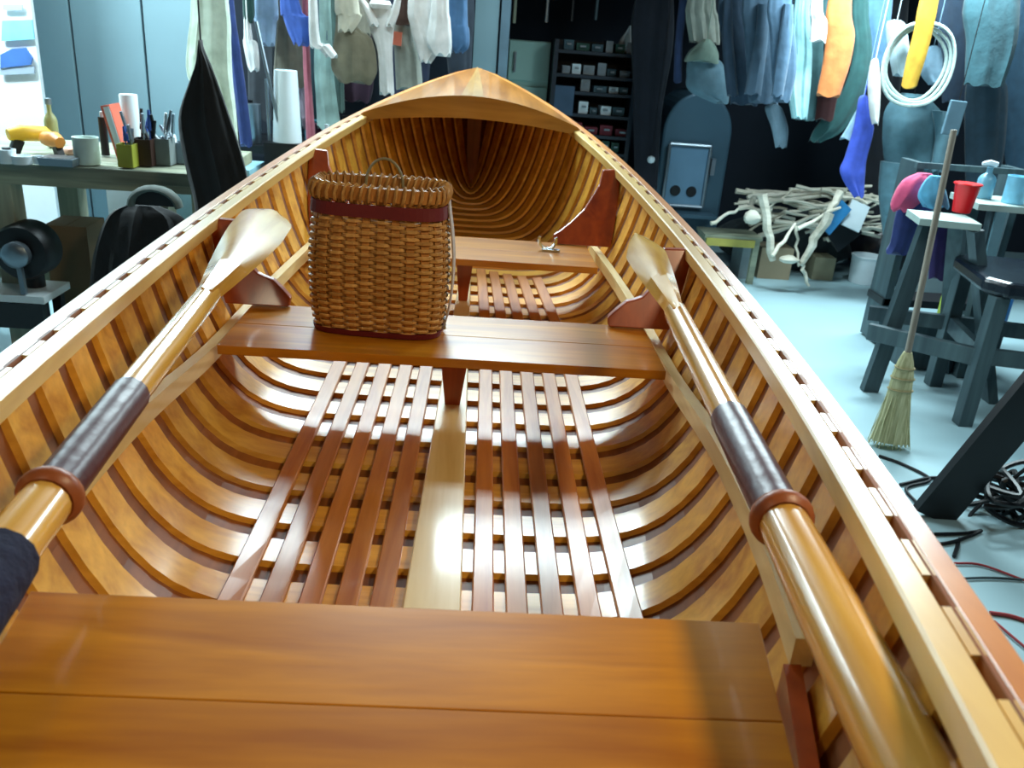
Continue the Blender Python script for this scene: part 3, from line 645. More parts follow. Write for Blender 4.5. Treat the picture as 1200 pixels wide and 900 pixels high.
hang('mint_cloth', 'pale mint trousers hanging right of the red strap', cloth('mint', (0.62, 0.76, 0.74)), [(-0.774, 4.600, 0.583, 0.046), (-0.764, 4.600, 0.382, 0.052), (-0.748, 4.600, 0.215, 0.061)], folds=5, seed=12)
hang('dark_blue_bag', 'slate blue cloth bag between the blue bundle and the khaki bag', cloth('slate_blue', (0.22, 0.34, 0.44)), [(-0.788, 4.600, 0.816, 0.037), (-0.781, 4.600, 0.720, 0.038), (-0.774, 4.600, 0.643, 0.030)], folds=3, seed=13)
hang('khaki_bag', 'khaki canvas bag hanging left of the antler white garment', cloth('khaki', (0.46, 0.44, 0.36)), [(-0.656, 4.500, 0.778, 0.036), (-0.611, 4.500, 0.655, 0.090), (-0.607, 4.500, 0.518, 0.112), (-0.603, 4.500, 0.455, 0.084)], folds=4, seed=14, depth=0.5)
hang('cream_shawl', 'cream cloth bunched above the khaki bag', cloth('cream_2', (0.80, 0.79, 0.72)), [(-0.636, 4.450, 0.822, 0.056), (-0.621, 4.450, 0.756, 0.057), (-0.645, 4.450, 0.687, 0.033)], folds=5, seed=15)
_c = cloth('bright_white_cloth', (0.95, 0.95, 0.92))
jacket('long_shirt', 'bright white long sleeved shirt hanging behind the boat bow', _c, [(0, 0, 0, 0)] and [(-0.482, 4.500, 0.805, 0.066), (-0.477, 4.500, 0.722, 0.062), (-0.458, 4.500, 0.607, 0.037), (-0.445, 4.500, 0.410, 0.036)], [[(-0.569, 4.480, 0.828, 0.016), (-0.540, 4.480, 0.786, 0.020), (-0.510, 4.480, 0.720, 0.025)], [(-0.398, 4.480, 0.841, 0.016), (-0.409, 4.480, 0.788, 0.020), (-0.433, 4.480, 0.725, 0.021)]], seed=4)
hang('brown_hat', 'dark brown felt hat hung above the orange tag', cloth('dark_brown', (0.26, 0.17, 0.13)), [(-0.377, 4.600, 0.808, 0.033), (-0.378, 4.600, 0.768, 0.052), (-0.375, 4.600, 0.738, 0.059)], folds=2, seed=16, cat='hat')
hang('tagged_bag', 'grey pack with an orange patch hanging by the bow', cloth('pack_grey', (0.58, 0.60, 0.56)), [(-0.380, 4.650, 0.730, 0.059), (-0.363, 4.650, 0.611, 0.065), (-0.346, 4.650, 0.432, 0.070)], folds=4, seed=17, depth=0.5)
tag(MB().plate([(-0.437, 4.600, 0.702), (-0.386, 4.600, 0.698), (-0.389, 4.600, 0.634), (-0.432, 4.600, 0.639)], (0, 0.012, 0)).build('patch', mat('salmon', (0.88, 0.48, 0.38))), 'orange patch card clipped to the grey pack', 'card')
hang('white_shirt', 'white shirt hanging right of the grey pack', _c, [(-0.294, 4.550, 0.851, 0.061), (-0.278, 4.550, 0.736, 0.066), (-0.254, 4.550, 0.641, 0.063), (-0.261, 4.550, 0.573, 0.029)], folds=6, seed=18)
hang('white_pillowcase', 'white cloth bag right above the boat bow', cloth('white_cloth', (0.90, 0.93, 0.92)), [(-0.197, 4.500, 0.855, 0.041), (-0.194, 4.500, 0.772, 0.050), (-0.194, 4.500, 0.665, 0.062), (-0.179, 4.500, 0.612, 0.042)], folds=5, seed=19)
hang('blue_sack', 'slate blue sack hanging right of the white cloths', cloth('sack_blue', (0.24, 0.40, 0.56)), [(-0.115, 4.550, 0.809, 0.050), (-0.115, 4.550, 0.740, 0.062), (-0.104, 4.550, 0.663, 0.054), (-0.107, 4.550, 0.631, 0.026)], folds=4, seed=20, depth=0.6)
GD = 'dark garments behind the left rail'
for k, (lb, cc, rows) in enumerate((
    ('charcoal coat hanging behind the white bag', (0.16, 0.19, 0.22), [(-1.133, 4.900, 0.800, 0.093), (-1.125, 4.900, 0.552, 0.103), (-1.138, 4.900, 0.204, 0.097)]),
    ('dark teal coat hanging behind the paper cone', (0.12, 0.24, 0.28), [(-0.938, 4.900, 0.815, 0.081), (-0.928, 4.900, 0.524, 0.095), (-0.930, 4.900, 0.172, 0.084)]),
    ('plum cloth hanging below the khaki bag', (0.22, 0.12, 0.20), [(-0.670, 4.900, 0.669, 0.099), (-0.666, 4.900, 0.434, 0.105), (-0.665, 4.900, 0.334, 0.088)]),
    ('grey beige jacket with sagging hem left of the white shirt', (0.54, 0.52, 0.46), [(-0.654, 4.850, 0.834, 0.070), (-0.641, 4.850, 0.754, 0.075), (-0.627, 4.850, 0.672, 0.054)]),
    ('washed green cloth peeping right of the mint trousers', (0.26, 0.36, 0.34), [(-0.772, 4.850, 0.825, 0.048), (-0.765, 4.850, 0.621, 0.049), (-0.754, 4.850, 0.278, 0.046)]),
    ('navy coat hanging behind the brown hat', (0.12, 0.16, 0.26), [(-0.389, 4.900, 0.855, 0.100), (-0.370, 4.900, 0.606, 0.111), (-0.371, 4.900, 0.381, 0.097)]),
    ('charcoal trousers right behind the slate blue sack', (0.15, 0.19, 0.24), [(-0.121, 4.900, 0.874, 0.080), (-0.112, 4.900, 0.667, 0.072), (-0.098, 4.900, 0.471, 0.059)]))):
    hang('dark_garment', lb, cloth('layer_%d' % k, cc), rows, seed=90+k, folds=6, group=GD)
# low table behind with jars, under those garments
tb = thing('side_table', 'low dark table crowded with jars left of the bow', 'table', (-0.95, 4.7, FL))
MB().box((-0.93, 4.72, 0.10), (0.96, 0.5, 0.04)).build('tabletop', black, tb)
for x in (-1.37, -0.49):
    for y in (4.52, 4.92): MB().box((x, y, (FL+0.08)/2), (0.05, 0.05, 0.83)).build('leg', black, tb)
rnd = random.Random(5)
cols = [white, black, steelm, mat('teal_tin', (0.20, 0.42, 0.48)), white, mat('plum_tin', (0.32, 0.14, 0.24)), white, black]
spots = [(-1.30, 4.56), (-1.20, 4.70), (-1.12, 4.54), (-1.02, 4.68), (-0.93, 4.55), (-0.84, 4.66), (-0.75, 4.54), (-0.66, 4.68), (-0.60, 4.55), (-1.33, 4.78), (-0.53, 4.66), (-0.88, 4.82)]
nm = ['white', 'black', 'steel', 'teal', 'chalk white', 'plum', 'plain white', 'matt black']
for k, (x, y) in enumerate(spots):
    r = rnd.uniform(0.025, 0.042); h = rnd.uniform(0.09, 0.20)
    m = cols[k % 8]
    can('jar', nm[k % 8]+' jar in the '+('front' if y < 4.6 else 'back' if y > 4.75 else 'middle')+' row of the low table, '+('left end' if x < -1.15 else 'centre' if x < -0.8 else 'right end'), 'jar', (x, y, 0.1215), r, h, m, prof=bottle_prof(r, h) if k % 3 == 0 else None, group='jars on the low table')
g = can('paper_cone', 'tall white paper cone standing behind the left gunwale', 'cone', (-0.909, 4.350, 0.164), 0.066, 0.34, white, prof=[(0.070, 0), (0.070, 0.003), (0.054, 0.33), (0.045, 0.332), (0.045, 0.3)])
_b = Vector((-0.909, 4.350, 0.164)); q = thing('plinth', 'dark box under the white paper cone', 'box', (_b.x, _b.y, FL)); MB().box((_b.x, _b.y, (_b.z+FL)/2-0.001), (0.2, 0.14, _b.z-FL-0.002)).build('body', black, q); MB().box((_b.x, _b.y-0.072, 0.0), (0.1, 0.006, 0.03)).build('handle', steelm, q)
for k, (a, b) in enumerate((((-1.027, 4.300, 0.699), (-0.926, 4.300, 0.193)), ((-1.002, 4.350, 0.450), (-0.996, 4.350, 0.163)))):
    tag(MB().tube([a, b], 0.008, 6).build('pole', steelm), ['slim steel pole leaning across the garments', 'short upright steel rod by the white bag'][k], 'pole')

# ============================================================ CENTRE BACK: CABINET AND TOOL CHEST
c0, c1 = (0.193, 6.700, 0.693), (0.529, 6.700, 0.278)
cab = thing('metal_cabinet', 'pale mint metal cabinet behind the bow', 'cabinet', (0.2, 6.9, FL))
mint = mat('mint_enamel', (0.66, 0.80, 0.76), rough=0.45, var=0.05)
xa, xb, zt = c0[0], (0.498, 6.700, 0.633)[0], c0[2]; zs = (0.360, 6.700, 0.393)[2]
MB().box(((xa+xb)/2, 6.9, (zt+FL)/2), (xb-xa, 0.4, zt-FL)).build('body', mint, cab)
MB().box(((xa+xb)/2, 6.69, (zt+zs)/2+0.01), (xb-xa-0.01, 0.02, zt-zs-0.03)).build('door', mint, cab, bevel=0.004)
dr = MB().box(((xa+xb)/2, 6.69, (zs+FL)/2), (xb-xa-0.01, 0.02, zs-FL-0.03)).build('door', mint, cab, bevel=0.004)
MB().box((xa+0.05, 6.672, zs+0.15), (0.015, 0.02, 0.14)).build('handle', steelm, dr)
dk = mat('chest_blue_black', (0.12, 0.17, 0.22), rough=0.4, var=0.2)
tc_ = thing('tool_chest', 'dark tool chest on shelves right of the mint cabinet', 'shelf unit', (0.62, 6.7, FL))
xl, xr = (0.527, 6.500, 0.292)[0], (1.109, 6.500, 0.333)[0]
for x in (xl, xr): MB().box((x, 6.7, (0.72+FL)/2), (0.03, 0.4, 0.72-FL)).build('side_panel', dk, tc_)
MB().box(((xl+xr)/2, 6.91, (0.72+FL)/2), (xr-xl, 0.01, 0.72-FL)).build('back_panel', black, tc_)
zsv = [p[2] for p in ((0.757, 6.500, 0.655), (0.773, 6.500, 0.496), (0.786, 6.500, 0.381), (0.802, 6.500, 0.228), (0.817, 6.500, 0.085), (0.830, 6.500, -0.037), (0.844, 6.500, -0.173))]
for z in zsv: MB().box(((xl+xr)/2, 6.7, z-0.012), (xr-xl-0.03, 0.39, 0.022)).build('shelf', dk, tc_)
MB().box((xl+0.085, 6.51, (zsv[1]+zsv[3])/2-0.05), (0.14, 0.02, 0.20)).build('door', mat('slate_door', (0.24, 0.34, 0.44), rough=0.4), tc_)
rnd = random.Random(11)
colr = [('grey', steelm), ('white', white), ('slate', mat('slate_tin', (0.28, 0.38, 0.42))), ('maroon', mat('maroon_tin', (0.45, 0.14, 0.20))), ('green', mat('green_tin', (0.20, 0.35, 0.30)))]
for lv, z in enumerate(zsv[:6]):
    x = xl+(0.20 if lv in (2, 3) else 0.05)
    k = 0
    while x < xr-0.07:
        wd = rnd.uniform(0.05, 0.11); h = rnd.uniform(0.04, 0.085)
        nm_, mm = colr[3] if lv == 4 else colr[rnd.choice((0, 1, 2, 2, 4))]
        o = thing('parts_box', f"{nm_} parts box, {['first', 'second', 'third', 'fourth', 'fifth', 'sixth', 'seventh', 'eighth', 'ninth', 'tenth', 'last'][k]} from left on the {['top', 'second', 'third', 'fourth', 'fifth', 'sixth'][lv]} shelf", 'box', (x+wd/2, 6.62, z), 'parts boxes on the chest shelves')
        MB().box((x+wd/2, 6.60, z+h/2+0.001), (wd*0.9, 0.12, h), rot(0, 0, rnd.uniform(-0.1, 0.1))).build('body', mm, o)
        MB().box((x+wd/2, 6.53, z+h*0.6), (wd*0.4, 0.012, 0.012)).build('handle', steelm, o)
        x += wd+0.012; k += 1
hang('hat_bundle', 'grey white crumpled cloth on top of the tool chest', cloth('white_cloth', (0.90, 0.93, 0.92)), [(xr-0.06, 6.62, zsv[0]+0.16, 0.02), (xr-0.06, 6.62, zsv[0]+0.08, 0.07), (xr-0.07, 6.62, zsv[0]+0.002, 0.07)], zt=1.0, cord=False, depth=0.8)
for k, px_ in enumerate(((0.210, 6.400, 0.946), (0.431, 6.400, 0.961), (0.606, 6.400, 0.974), (0.770, 6.400, 0.986))):
    o = tag(MB().tube([(px_[0], px_[1], 1.74), (px_[0], px_[1], 0.80+0.02*k)], [0.009, 0.012], 6).build('hanging_pole', [greyz, steelm, black, slate][k], smooth=True), ['grey wooden handle hanging above the mint cabinet', 'bright steel rod hanging above the tool chest', 'black handle hanging over the tool chest', 'slate handle hanging over the tool chest right side'][k], 'handle')
# dark curtain between chest and stove
hang('dark_curtain', 'navy black coats hanging between the tool chest and the stove', cloth('navy_black', (0.07, 0.09, 0.14)), [(1.146, 6.300, 0.957, 0.139), (1.170, 6.300, 0.689, 0.141), (1.192, 6.300, 0.295, 0.102), (1.251, 6.300, -0.238, 0.082)], folds=6, seed=31)
tag(MB().lathe((1.242, 6.200, -0.024), [(0.004, -0.026), (0.022, -0.018), (0.028, 0), (0.022, 0.018), (0.004, 0.026)], 12).build('float_ball', white, smooth=True), 'small white ball hanging left of the stove', 'ball')
_b = Vector((1.242, 6.200, -0.024)); tag(MB().tube([_b+Vector((0, 0, 0.026)), (_b.x, _b.y, 1.74)], 0.003, 5).build('cord', black), 'thin black cord holding the white ball', 'cord')

# ============================================================ STOVE
stv = thing('wood_stove', 'slate blue cast iron stove with a rounded top and framed door', 'stove', (1.2, 6.7, FL))
sm = mat('stove_blue', (0.26, 0.38, 0.45), rough=0.4, var=0.12, scale=4, metal=0.2)
sx0, sx1 = (1.362, 6.500, -0.137)[0], (1.875, 6.500, -0.103)[0]; ztop = (1.539, 6.500, 0.439)[2]; cx_ = (sx0+sx1)/2; R_ = (sx1-sx0)/2
zc = ztop-R_*1.15
pts = [(sx0, 6.5, FL+0.12), (sx1, 6.5, FL+0.12)]+[(cx_+R_*math.cos(t), 6.5, zc+R_*1.15*math.sin(t)) for t in [math.pi*k/20 for k in range(21)]]
MB().plate(pts, (0, 0.55, 0)).build('body', sm, stv, bevel=0.02)
dz0, dz1 = (1.607, 6.450, -0.380)[2], (1.540, 6.450, 0.067)[2]; dx0, dx1 = (1.419, 6.450, -0.157)[0], (1.725, 6.450, -0.137)[0]
fd = MB().box(((dx0+dx1)/2, 6.485, (dz0+dz1)/2), (dx1-dx0, 0.03, dz1-dz0)).build('door', mat('stove_door_blue', (0.40, 0.55, 0.66), rough=0.35, var=0.15, scale=6), stv, bevel=0.006)
g = MB()
for a, b in (((dx0, dz1), (dx1, dz1)), ((dx0, dz0), (dx1, dz0)), ((dx0, dz0), (dx0, dz1)), ((dx1, dz0), (dx1, dz1))): g.tube([(a[0], 6.462, a[1]), (b[0], 6.462, b[1])], 0.013, 8)
g.build('door_frame', steelm, fd)
for k in range(2):
    MB().lathe((dx0+(0.28+0.4*k)*(dx1-dx0), 6.465, dz0+0.11), [(0.004, -0.01), (0.036, -0.006), (0.04, 0.0), (0.036, 0.006)], 16, rot(math.pi/2, 0, 0)).build('draft_wheel', black, fd, smooth=True)
MB().box((dx1+0.03, 6.46, (dz0+dz1)/2+0.08), (0.03, 0.05, 0.12)).build('latch', steelm, fd)
MB().tube([(cx_+0.04, 6.8, ztop-0.03), (cx_+0.04, 6.8, 1.745)], 0.075, 16).build('stove_pipe', dk, stv, smooth=True)
MB().box((cx_, 6.40, dz0-0.05), (R_*1.5, 0.16, 0.025)).build('ash_shelf', sm, stv)
for a in (-1, 1):
    for y in (6.56, 6.98): MB().box((cx_+a*R_*0.8, y, FL+0.06), (0.05, 0.05, 0.12)).build('leg', black, stv)

# ============================================================ RIGHT: GARMENTS ON THE RAIL
hang('blue_tie', 'narrow dusty blue strap hanging left of the caps', cloth('dusty_blue', (0.24, 0.30, 0.46)), [(1.280, 6.000, 1.010, 0.027), (1.286, 6.000, 0.755, 0.025), (1.312, 6.000, 0.513, 0.028)], folds=2, seed=41, zt=1.5)
hang('rope_bundle', 'knotted grey white rope bundle above the stove', cloth('rope_grey', (0.62, 0.64, 0.60)), [(1.373, 5.900, 1.014, 0.087), (1.393, 5.900, 0.915, 0.104), (1.433, 5.900, 0.766, 0.099)], folds=9, amp=0.3, seed=42, zt=1.5)
hang('flat_cap', 'pale grey green cap hanging on the rope bundle', cloth('cap_green', (0.52, 0.60, 0.55)), [(1.434, 5.850, 0.757, 0.055), (1.421, 5.850, 0.705, 0.098), (1.415, 5.850, 0.653, 0.113)], folds=3, seed=43, cat='hat', zt=1.0)
hang('slate_hood', 'blue grey cloth hanging over the stove top', cloth('hood_blue', (0.42, 0.54, 0.60)), [(1.451, 5.900, 0.654, 0.111), (1.477, 5.900, 0.561, 0.134), (1.504, 5.900, 0.469, 0.135), (1.599, 5.900, 0.410, 0.050)], folds=4, seed=44, zt=1.2)
jk = cloth('denim_slate', (0.24, 0.34, 0.42)); jk2 = cloth('denim_slate_light', (0.30, 0.42, 0.52)); jk3 = cloth('denim_dark', (0.19, 0.27, 0.35))
GJ = 'coats on the right rail'
def coat(lb, m, rows, sleeves, seed): return jacket('work_jacket', lb, m, [(rows[0][0], rows[0][1], 1.46, rows[0][3]*0.6)]+rows, sleeves, GJ, seed=seed)
coat('dark slate jacket, leftmost on the right rail', jk3, [(1.485, 5.600, 1.012, 0.077), (1.554, 5.600, 0.827, 0.104), (1.619, 5.600, 0.635, 0.106), (1.667, 5.600, 0.427, 0.086)], [[(1.454, 5.560, 1.008, 0.025), (1.494, 5.560, 0.774, 0.036), (1.577, 5.560, 0.474, 0.037)]], 51)
coat('slate blue jacket beside the leftmost one', jk, [(1.591, 5.420, 1.014, 0.087), (1.647, 5.420, 0.833, 0.101), (1.702, 5.420, 0.648, 0.113), (1.728, 5.420, 0.455, 0.094)], [[(1.621, 5.380, 0.992, 0.035), (1.643, 5.380, 0.787, 0.040), (1.644, 5.380, 0.500, 0.051)]], 52)
coat('lighter slate jacket left of the pale stripes', jk2, [(1.671, 5.250, 1.014, 0.068), (1.720, 5.250, 0.839, 0.074), (1.764, 5.250, 0.658, 0.075), (1.784, 5.250, 0.479, 0.050)], [[(1.711, 5.210, 0.994, 0.029), (1.730, 5.210, 0.794, 0.039), (1.740, 5.210, 0.508, 0.034)]], 53)
hang('torn_hem', 'grey rag hanging under the slate jackets', cloth('rag_grey', (0.40, 0.50, 0.56)), [(1.829, 5.500, 0.415, 0.058), (1.885, 5.500, 0.307, 0.056), (1.914, 5.500, 0.195, 0.038)], folds=5, seed=54, zt=0.85)
hang('striped_shirt', 'pale aqua shirt hanging left of the orange vest', cloth('aqua', (0.62, 0.82, 0.84)), [(1.851, 5.400, 1.032, 0.044), (1.902, 5.400, 0.758, 0.061), (1.920, 5.400, 0.567, 0.072), (1.962, 5.400, 0.383, 0.047)], folds=6, seed=55, zt=1.5, amp=0.25)
hang('white_vest', 'bright white cloth touching the orange vest', _c, [(1.897, 5.300, 1.032, 0.034), (1.934, 5.300, 0.923, 0.049), (1.946, 5.300, 0.819, 0.049)], folds=3, seed=56, zt=1.5)
hang('teal_shirt', 'grey teal shirt below the white cloth', cloth('grey_teal', (0.30, 0.46, 0.48)), [(2.000, 5.500, 0.835, 0.056), (2.029, 5.500, 0.619, 0.063), (2.042, 5.500, 0.369, 0.070)], folds=5, seed=57, zt=1.3)
hang('orange_vest', 'bright orange safety vest hanging among the coats', cloth('safety_orange', (1.0, 0.52, 0.28)), [(2.051, 5.350, 1.027, 0.070), (2.092, 5.350, 0.865, 0.085), (2.103, 5.350, 0.702, 0.082), (2.091, 5.350, 0.524, 0.070)], folds=3, amp=0.07, seed=58, zt=1.5)
hang('maroon_hem', 'dark maroon cloth under the orange vest', cloth('dark_maroon', (0.26, 0.10, 0.10)), [(2.123, 5.450, 0.539, 0.063), (2.128, 5.450, 0.480, 0.060), (2.133, 5.450, 0.380, 0.056)], folds=3, seed=59, zt=0.8)
hang('green_coat', 'teal green coat right of the orange vest', cloth('teal_green', (0.16, 0.34, 0.34)), [(2.225, 5.500, 1.062, 0.051), (2.305, 5.500, 0.784, 0.057), (2.295, 5.500, 0.538, 0.072), (2.201, 5.500, 0.329, 0.094), (2.123, 5.500, 0.245, 0.038)], folds=5, seed=60, zt=1.5)
hang('blue_coat', 'faded blue coat behind the hoop of rope', cloth('faded_blue', (0.32, 0.48, 0.60)), [(2.348, 5.550, 1.073, 0.093), (2.393, 5.550, 0.838, 0.073), (2.381, 5.550, 0.617, 0.064)], folds=5, seed=61, zt=1.5)
hang('white_sock', 'long bright white sock hanging left of the hoop', _c, [(2.267, 5.200, 0.718, 0.025), (2.292, 5.200, 0.604, 0.038), (2.328, 5.200, 0.464, 0.030), (2.349, 5.200, 0.393, 0.016)], folds=2, amp=0.05, seed=62, zt=1.0)
hang('royal_cloth', 'royal blue cloth hanging below the white sock', cloth('royal_blue', (0.26, 0.36, 0.80)), [(2.291, 5.300, 0.512, 0.031), (2.327, 5.300, 0.357, 0.062), (2.320, 5.300, 0.181, 0.068), (2.321, 5.300, 0.079, 0.079), (2.388, 5.300, -0.048, 0.032)], folds=4, seed=63, zt=0.95)
hang('pale_fold', 'pale blue fold of cloth beside the royal blue one', cloth('pale_fold', (0.60, 0.74, 0.82)), [(2.308, 5.350, 0.460, 0.026), (2.291, 5.350, 0.350, 0.047), (2.279, 5.350, 0.283, 0.063)], folds=3, seed=64, zt=0.9)
# hoop of pale rope and yellow strap
hc = Vector((2.521, 5.200, 0.732)); o = thing('rope_coil', 'hoop of pale rope hanging among the coats', 'rope', tuple(hc))
for k in range(3):
    rx, rz = 0.205-0.016*k, 0.235-0.022*k
    MB().tube([hc+Vector((rx*math.cos(t), 0.015*k, rz*math.sin(t)+0.01*math.sin(3*t+k))) for t in [2*math.pi*q/40 for q in range(40)]], 0.010, 6, closed=True).build('turn', mat('pale_rope', (0.72, 0.80, 0.78), rough=0.8, scale=80, bump=0.5), o, smooth=True)
tag(MB().tube([hc+Vector((0, 0.02, 0.22)), (hc.x, hc.y+0.02, 1.74)], 0.006, 6).build('cord', mat('pale_rope', (0.7, 0.8, 0.8))), 'thin pale cord holding the hoop of rope', 'cord')
hang('yellow_strap', 'mottled yellow strap hanging through the rope hoop', mat('yellow_strap', (0.80, 0.62, 0.20), rough=0.7, var=0.5, scale=14), [(2.460, 5.120, 1.067, 0.052), (2.466, 5.120, 0.893, 0.053), (2.462, 5.120, 0.758, 0.054), (2.458, 5.120, 0.611, 0.044)], folds=2, amp=0.05, seed=65, zt=1.5)
hang('white_cloth_patch', 'pale crumpled cloth inside the rope hoop', cloth('pale_grey', (0.66, 0.76, 0.80)), [(2.385, 5.300, 0.932, 0.059), (2.434, 5.300, 0.798, 0.065), (2.486, 5.300, 0.669, 0.056)], folds=5, seed=66, zt=1.2)
hang('grey_glove', 'slate glove hanging inside the rope hoop at right', cloth('glove_slate', (0.42, 0.54, 0.62)), [(2.611, 5.250, 0.811, 0.054), (2.631, 5.250, 0.696, 0.066), (2.656, 5.250, 0.636, 0.026)], folds=3, seed=67, zt=1.1)
jacket('coveralls', 'blue green coveralls hanging below the rope hoop', cloth('blue_green', (0.32, 0.47, 0.52)), [(2.605, 5.350, 0.540, 0.119), (2.639, 5.350, 0.449, 0.183), (2.660, 5.350, 0.299, 0.179), (2.699, 5.350, 0.149, 0.171)], [[(2.582, 5.330, 0.169, 0.090), (2.616, 5.330, -0.037, 0.086), (2.721, 5.330, -0.328, 0.088)], [(2.793, 5.370, 0.178, 0.091), (2.819, 5.370, -0.005, 0.081), (2.870, 5.370, -0.201, 0.060)], [(2.752, 5.280, 0.487, 0.046), (2.807, 5.280, 0.343, 0.042), (2.824, 5.280, 0.142, 0.037)]], seed=68)
_c = (2.610, 5.350, 0.540); tag(MB().tube([_c, (_c[0], _c[1], 1.745)], 0.003, 6).build('hanger_cord', black), 'thin black cord holding the blue green coveralls', 'cord')
hang('dark_coat', 'dark navy coat hanging right of the yellow strap', cloth('dark_navy', (0.12, 0.20, 0.28)), [(2.771, 5.500, 1.101, 0.097), (2.868, 5.500, 0.824, 0.099), (2.964, 5.500, 0.534, 0.096)], folds=4, seed=69, zt=1.5)
hang('green_parka', 'mottled teal parka at the upper right corner', cloth('mottled_teal', (0.20, 0.36, 0.40)), [(2.855, 5.200, 1.098, 0.160), (2.914, 5.200, 0.879, 0.148), (2.935, 5.200, 0.649, 0.115)], folds=6, seed=70, zt=1.5)
hang('slate_trousers', 'dark slate trousers hanging under the teal parka', cloth('dark_slate', (0.14, 0.24, 0.30)), [(3.061, 5.400, 0.647, 0.125), (3.136, 5.400, 0.352, 0.128), (3.216, 5.400, 0.017, 0.104)], folds=5, seed=71, zt=1.2)
hang('slate_coat', 'blue slate coat tail right of the trousers', cloth('blue_slate', (0.20, 0.33, 0.42)), [(3.268, 5.500, 0.853, 0.103), (3.377, 5.500, 0.461, 0.116), (3.509, 5.500, 0.102, 0.097)], folds=5, seed=72, zt=1.5)
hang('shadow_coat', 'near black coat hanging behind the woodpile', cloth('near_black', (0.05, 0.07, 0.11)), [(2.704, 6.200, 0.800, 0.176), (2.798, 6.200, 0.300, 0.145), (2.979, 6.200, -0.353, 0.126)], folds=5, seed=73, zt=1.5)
pdl = thing('paddle', 'grey blue paddle blade hanging above the broom', 'paddle', (2.717, 5.000, 0.414))
_a, _b = Vector((2.706, 5.000, 0.562)), Vector((2.698, 5.000, 0.375))
MB().bar(_a, _b, 0.095, 0.02, up=(0, 1, 0)).build('blade', mat('paddle_blue', (0.36, 0.48, 0.54), rough=0.5), pdl, bevel=0.004)
MB().tube([_a, (_a.x+0.0, _a.y, 1.745)], 0.003, 6).build('lanyard', black, pdl, smooth=True)

# ============================================================ WOODPILE, BOXES, BUCKET
sb = thing('small_bench', 'small wooden bench with a yellow edge left of the woodpile', 'bench', (1.9, 5.8, FL))
bx0, bx1 = (1.572, 5.700, -0.402)[0], (1.965, 5.700, -0.405)[0]; bz = (1.774, 5.700, -0.423)[2]
MB().box(((bx0+bx1)/2, 5.8, bz-0.012), (bx1-bx0, 0.26, 0.024)).build('bench_top', greyw, sb)
MB().box(((bx0+bx1)/2-0.02, 5.67, bz-0.045), (bx1-bx0-0.06, 0.02, 0.05)).build('apron', mat('yellow_edge', (0.66, 0.62, 0.30)), sb)
for x in (bx0+0.03, bx1-0.03):
    for y in (5.70, 5.90): MB().box((x, y, (bz-0.024+FL)/2), (0.04, 0.04, bz-0.024-FL)).build('leg', greyw, sb)
def floorbox(name, label, px0, px1, z1, y, dep, m, cat='box', az=0.0):
    return carton(name, label, ((px0[0]+px1[0])/2, y, FL), (px1[0]-px0[0], dep, z1-FL), az, m, cat)
floorbox('carton', 'grey carton standing at the right leg of the small bench', (1.894, 5.750, -0.691), (2.001, 5.750, -0.684), (1.916, 5.750, -0.478)[2], 5.95, 0.24, mat('grey_carton', (0.55, 0.60, 0.62)))
floorbox('carton', 'wide tan cardboard box under the middle of the woodpile', (2.041, 5.850, -0.708), (2.272, 5.850, -0.693), (2.106, 5.850, -0.532)[2], 6.0, 0.26, card)
floorbox('carton', 'small tan cardboard box left of the white bucket', (2.457, 5.900, -0.694), (2.610, 5.900, -0.684), (2.509, 5.900, -0.591)[2], 6.05, 0.24, mat('tan_card', (0.58, 0.56, 0.46), rough=0.9))
can('bucket', 'white plastic bucket on the floor by the woodpile', 'bucket', (2.835, 5.939, -0.750), 0.096, 0.20, white, prof=[(0.091, 0), (0.096, 0.005), (0.108, 0.19), (0.113, 0.19), (0.113, 0.2), (0.099, 0.2), (0.091, 0.05)])
# sticks: each a knobbly tapering branch; nearer ones laid out singly
rnd = random.Random(21)
def branch(a, b, r, m, lb, k):
    A, B = Vector(a), Vector(b); n = 6; P = []
    for i in range(n+1):
        p = A.lerp(B, i/n); P.append(p+Vector((rnd.uniform(-1, 1), rnd.uniform(-1, 1), rnd.uniform(-1, 1)))*(0.012 if 0 < i < n else 0))
    return tag(MB().tube(P, [r*(1-0.35*i/n)*rnd.uniform(0.9, 1.1) for i in range(n+1)], 7).build('firewood_stick', m, smooth=True), lb, 'stick', 'sticks of the woodpile')
big = [((1.883, 5.600, -0.123), (2.020, 5.550, -0.541), 0.036, 'thick pale plank end standing upright at the left of the woodpile'),
       ((2.312, 5.500, -0.198), (2.199, 5.500, -0.534), 0.034, 'thick pale board leaning right in the woodpile front'),
       ((1.577, 5.600, -0.334), (1.777, 5.700, -0.238), 0.014, 'forked pale branch sticking out left above the small bench'),
       ((1.777, 5.700, -0.238), (2.003, 5.700, -0.235), 0.018, 'pale branch continuing from the forked one'),
       ((2.188, 5.500, -0.535), (2.277, 5.500, -0.687), 0.015, 'curved pale stick reaching down to the floor'),
       ((1.974, 5.450, -0.490), (2.139, 5.600, -0.297), 0.014, 'thin stick crossing behind the upright plank'),
       ((2.126, 5.500, -0.311), (2.418, 5.600, -0.171), 0.014, 'thin stick rising to the right under the blue board'),
       ((2.130, 5.550, -0.304), (2.181, 5.500, -0.558), 0.011, 'thin upright stick in the middle of the woodpile'),
       ((2.438, 5.700, -0.086), (2.344, 5.600, -0.227), 0.03, 'short greenish slat at the right top of the woodpile'),
       ((1.871, 5.750, -0.162), (1.873, 5.700, -0.255), 0.022, 'stubby knot standing up at the left top of the pile')]
for k, (a, b, r, lb) in enumerate(big): branch(a, b, r, stickw, lb, k)
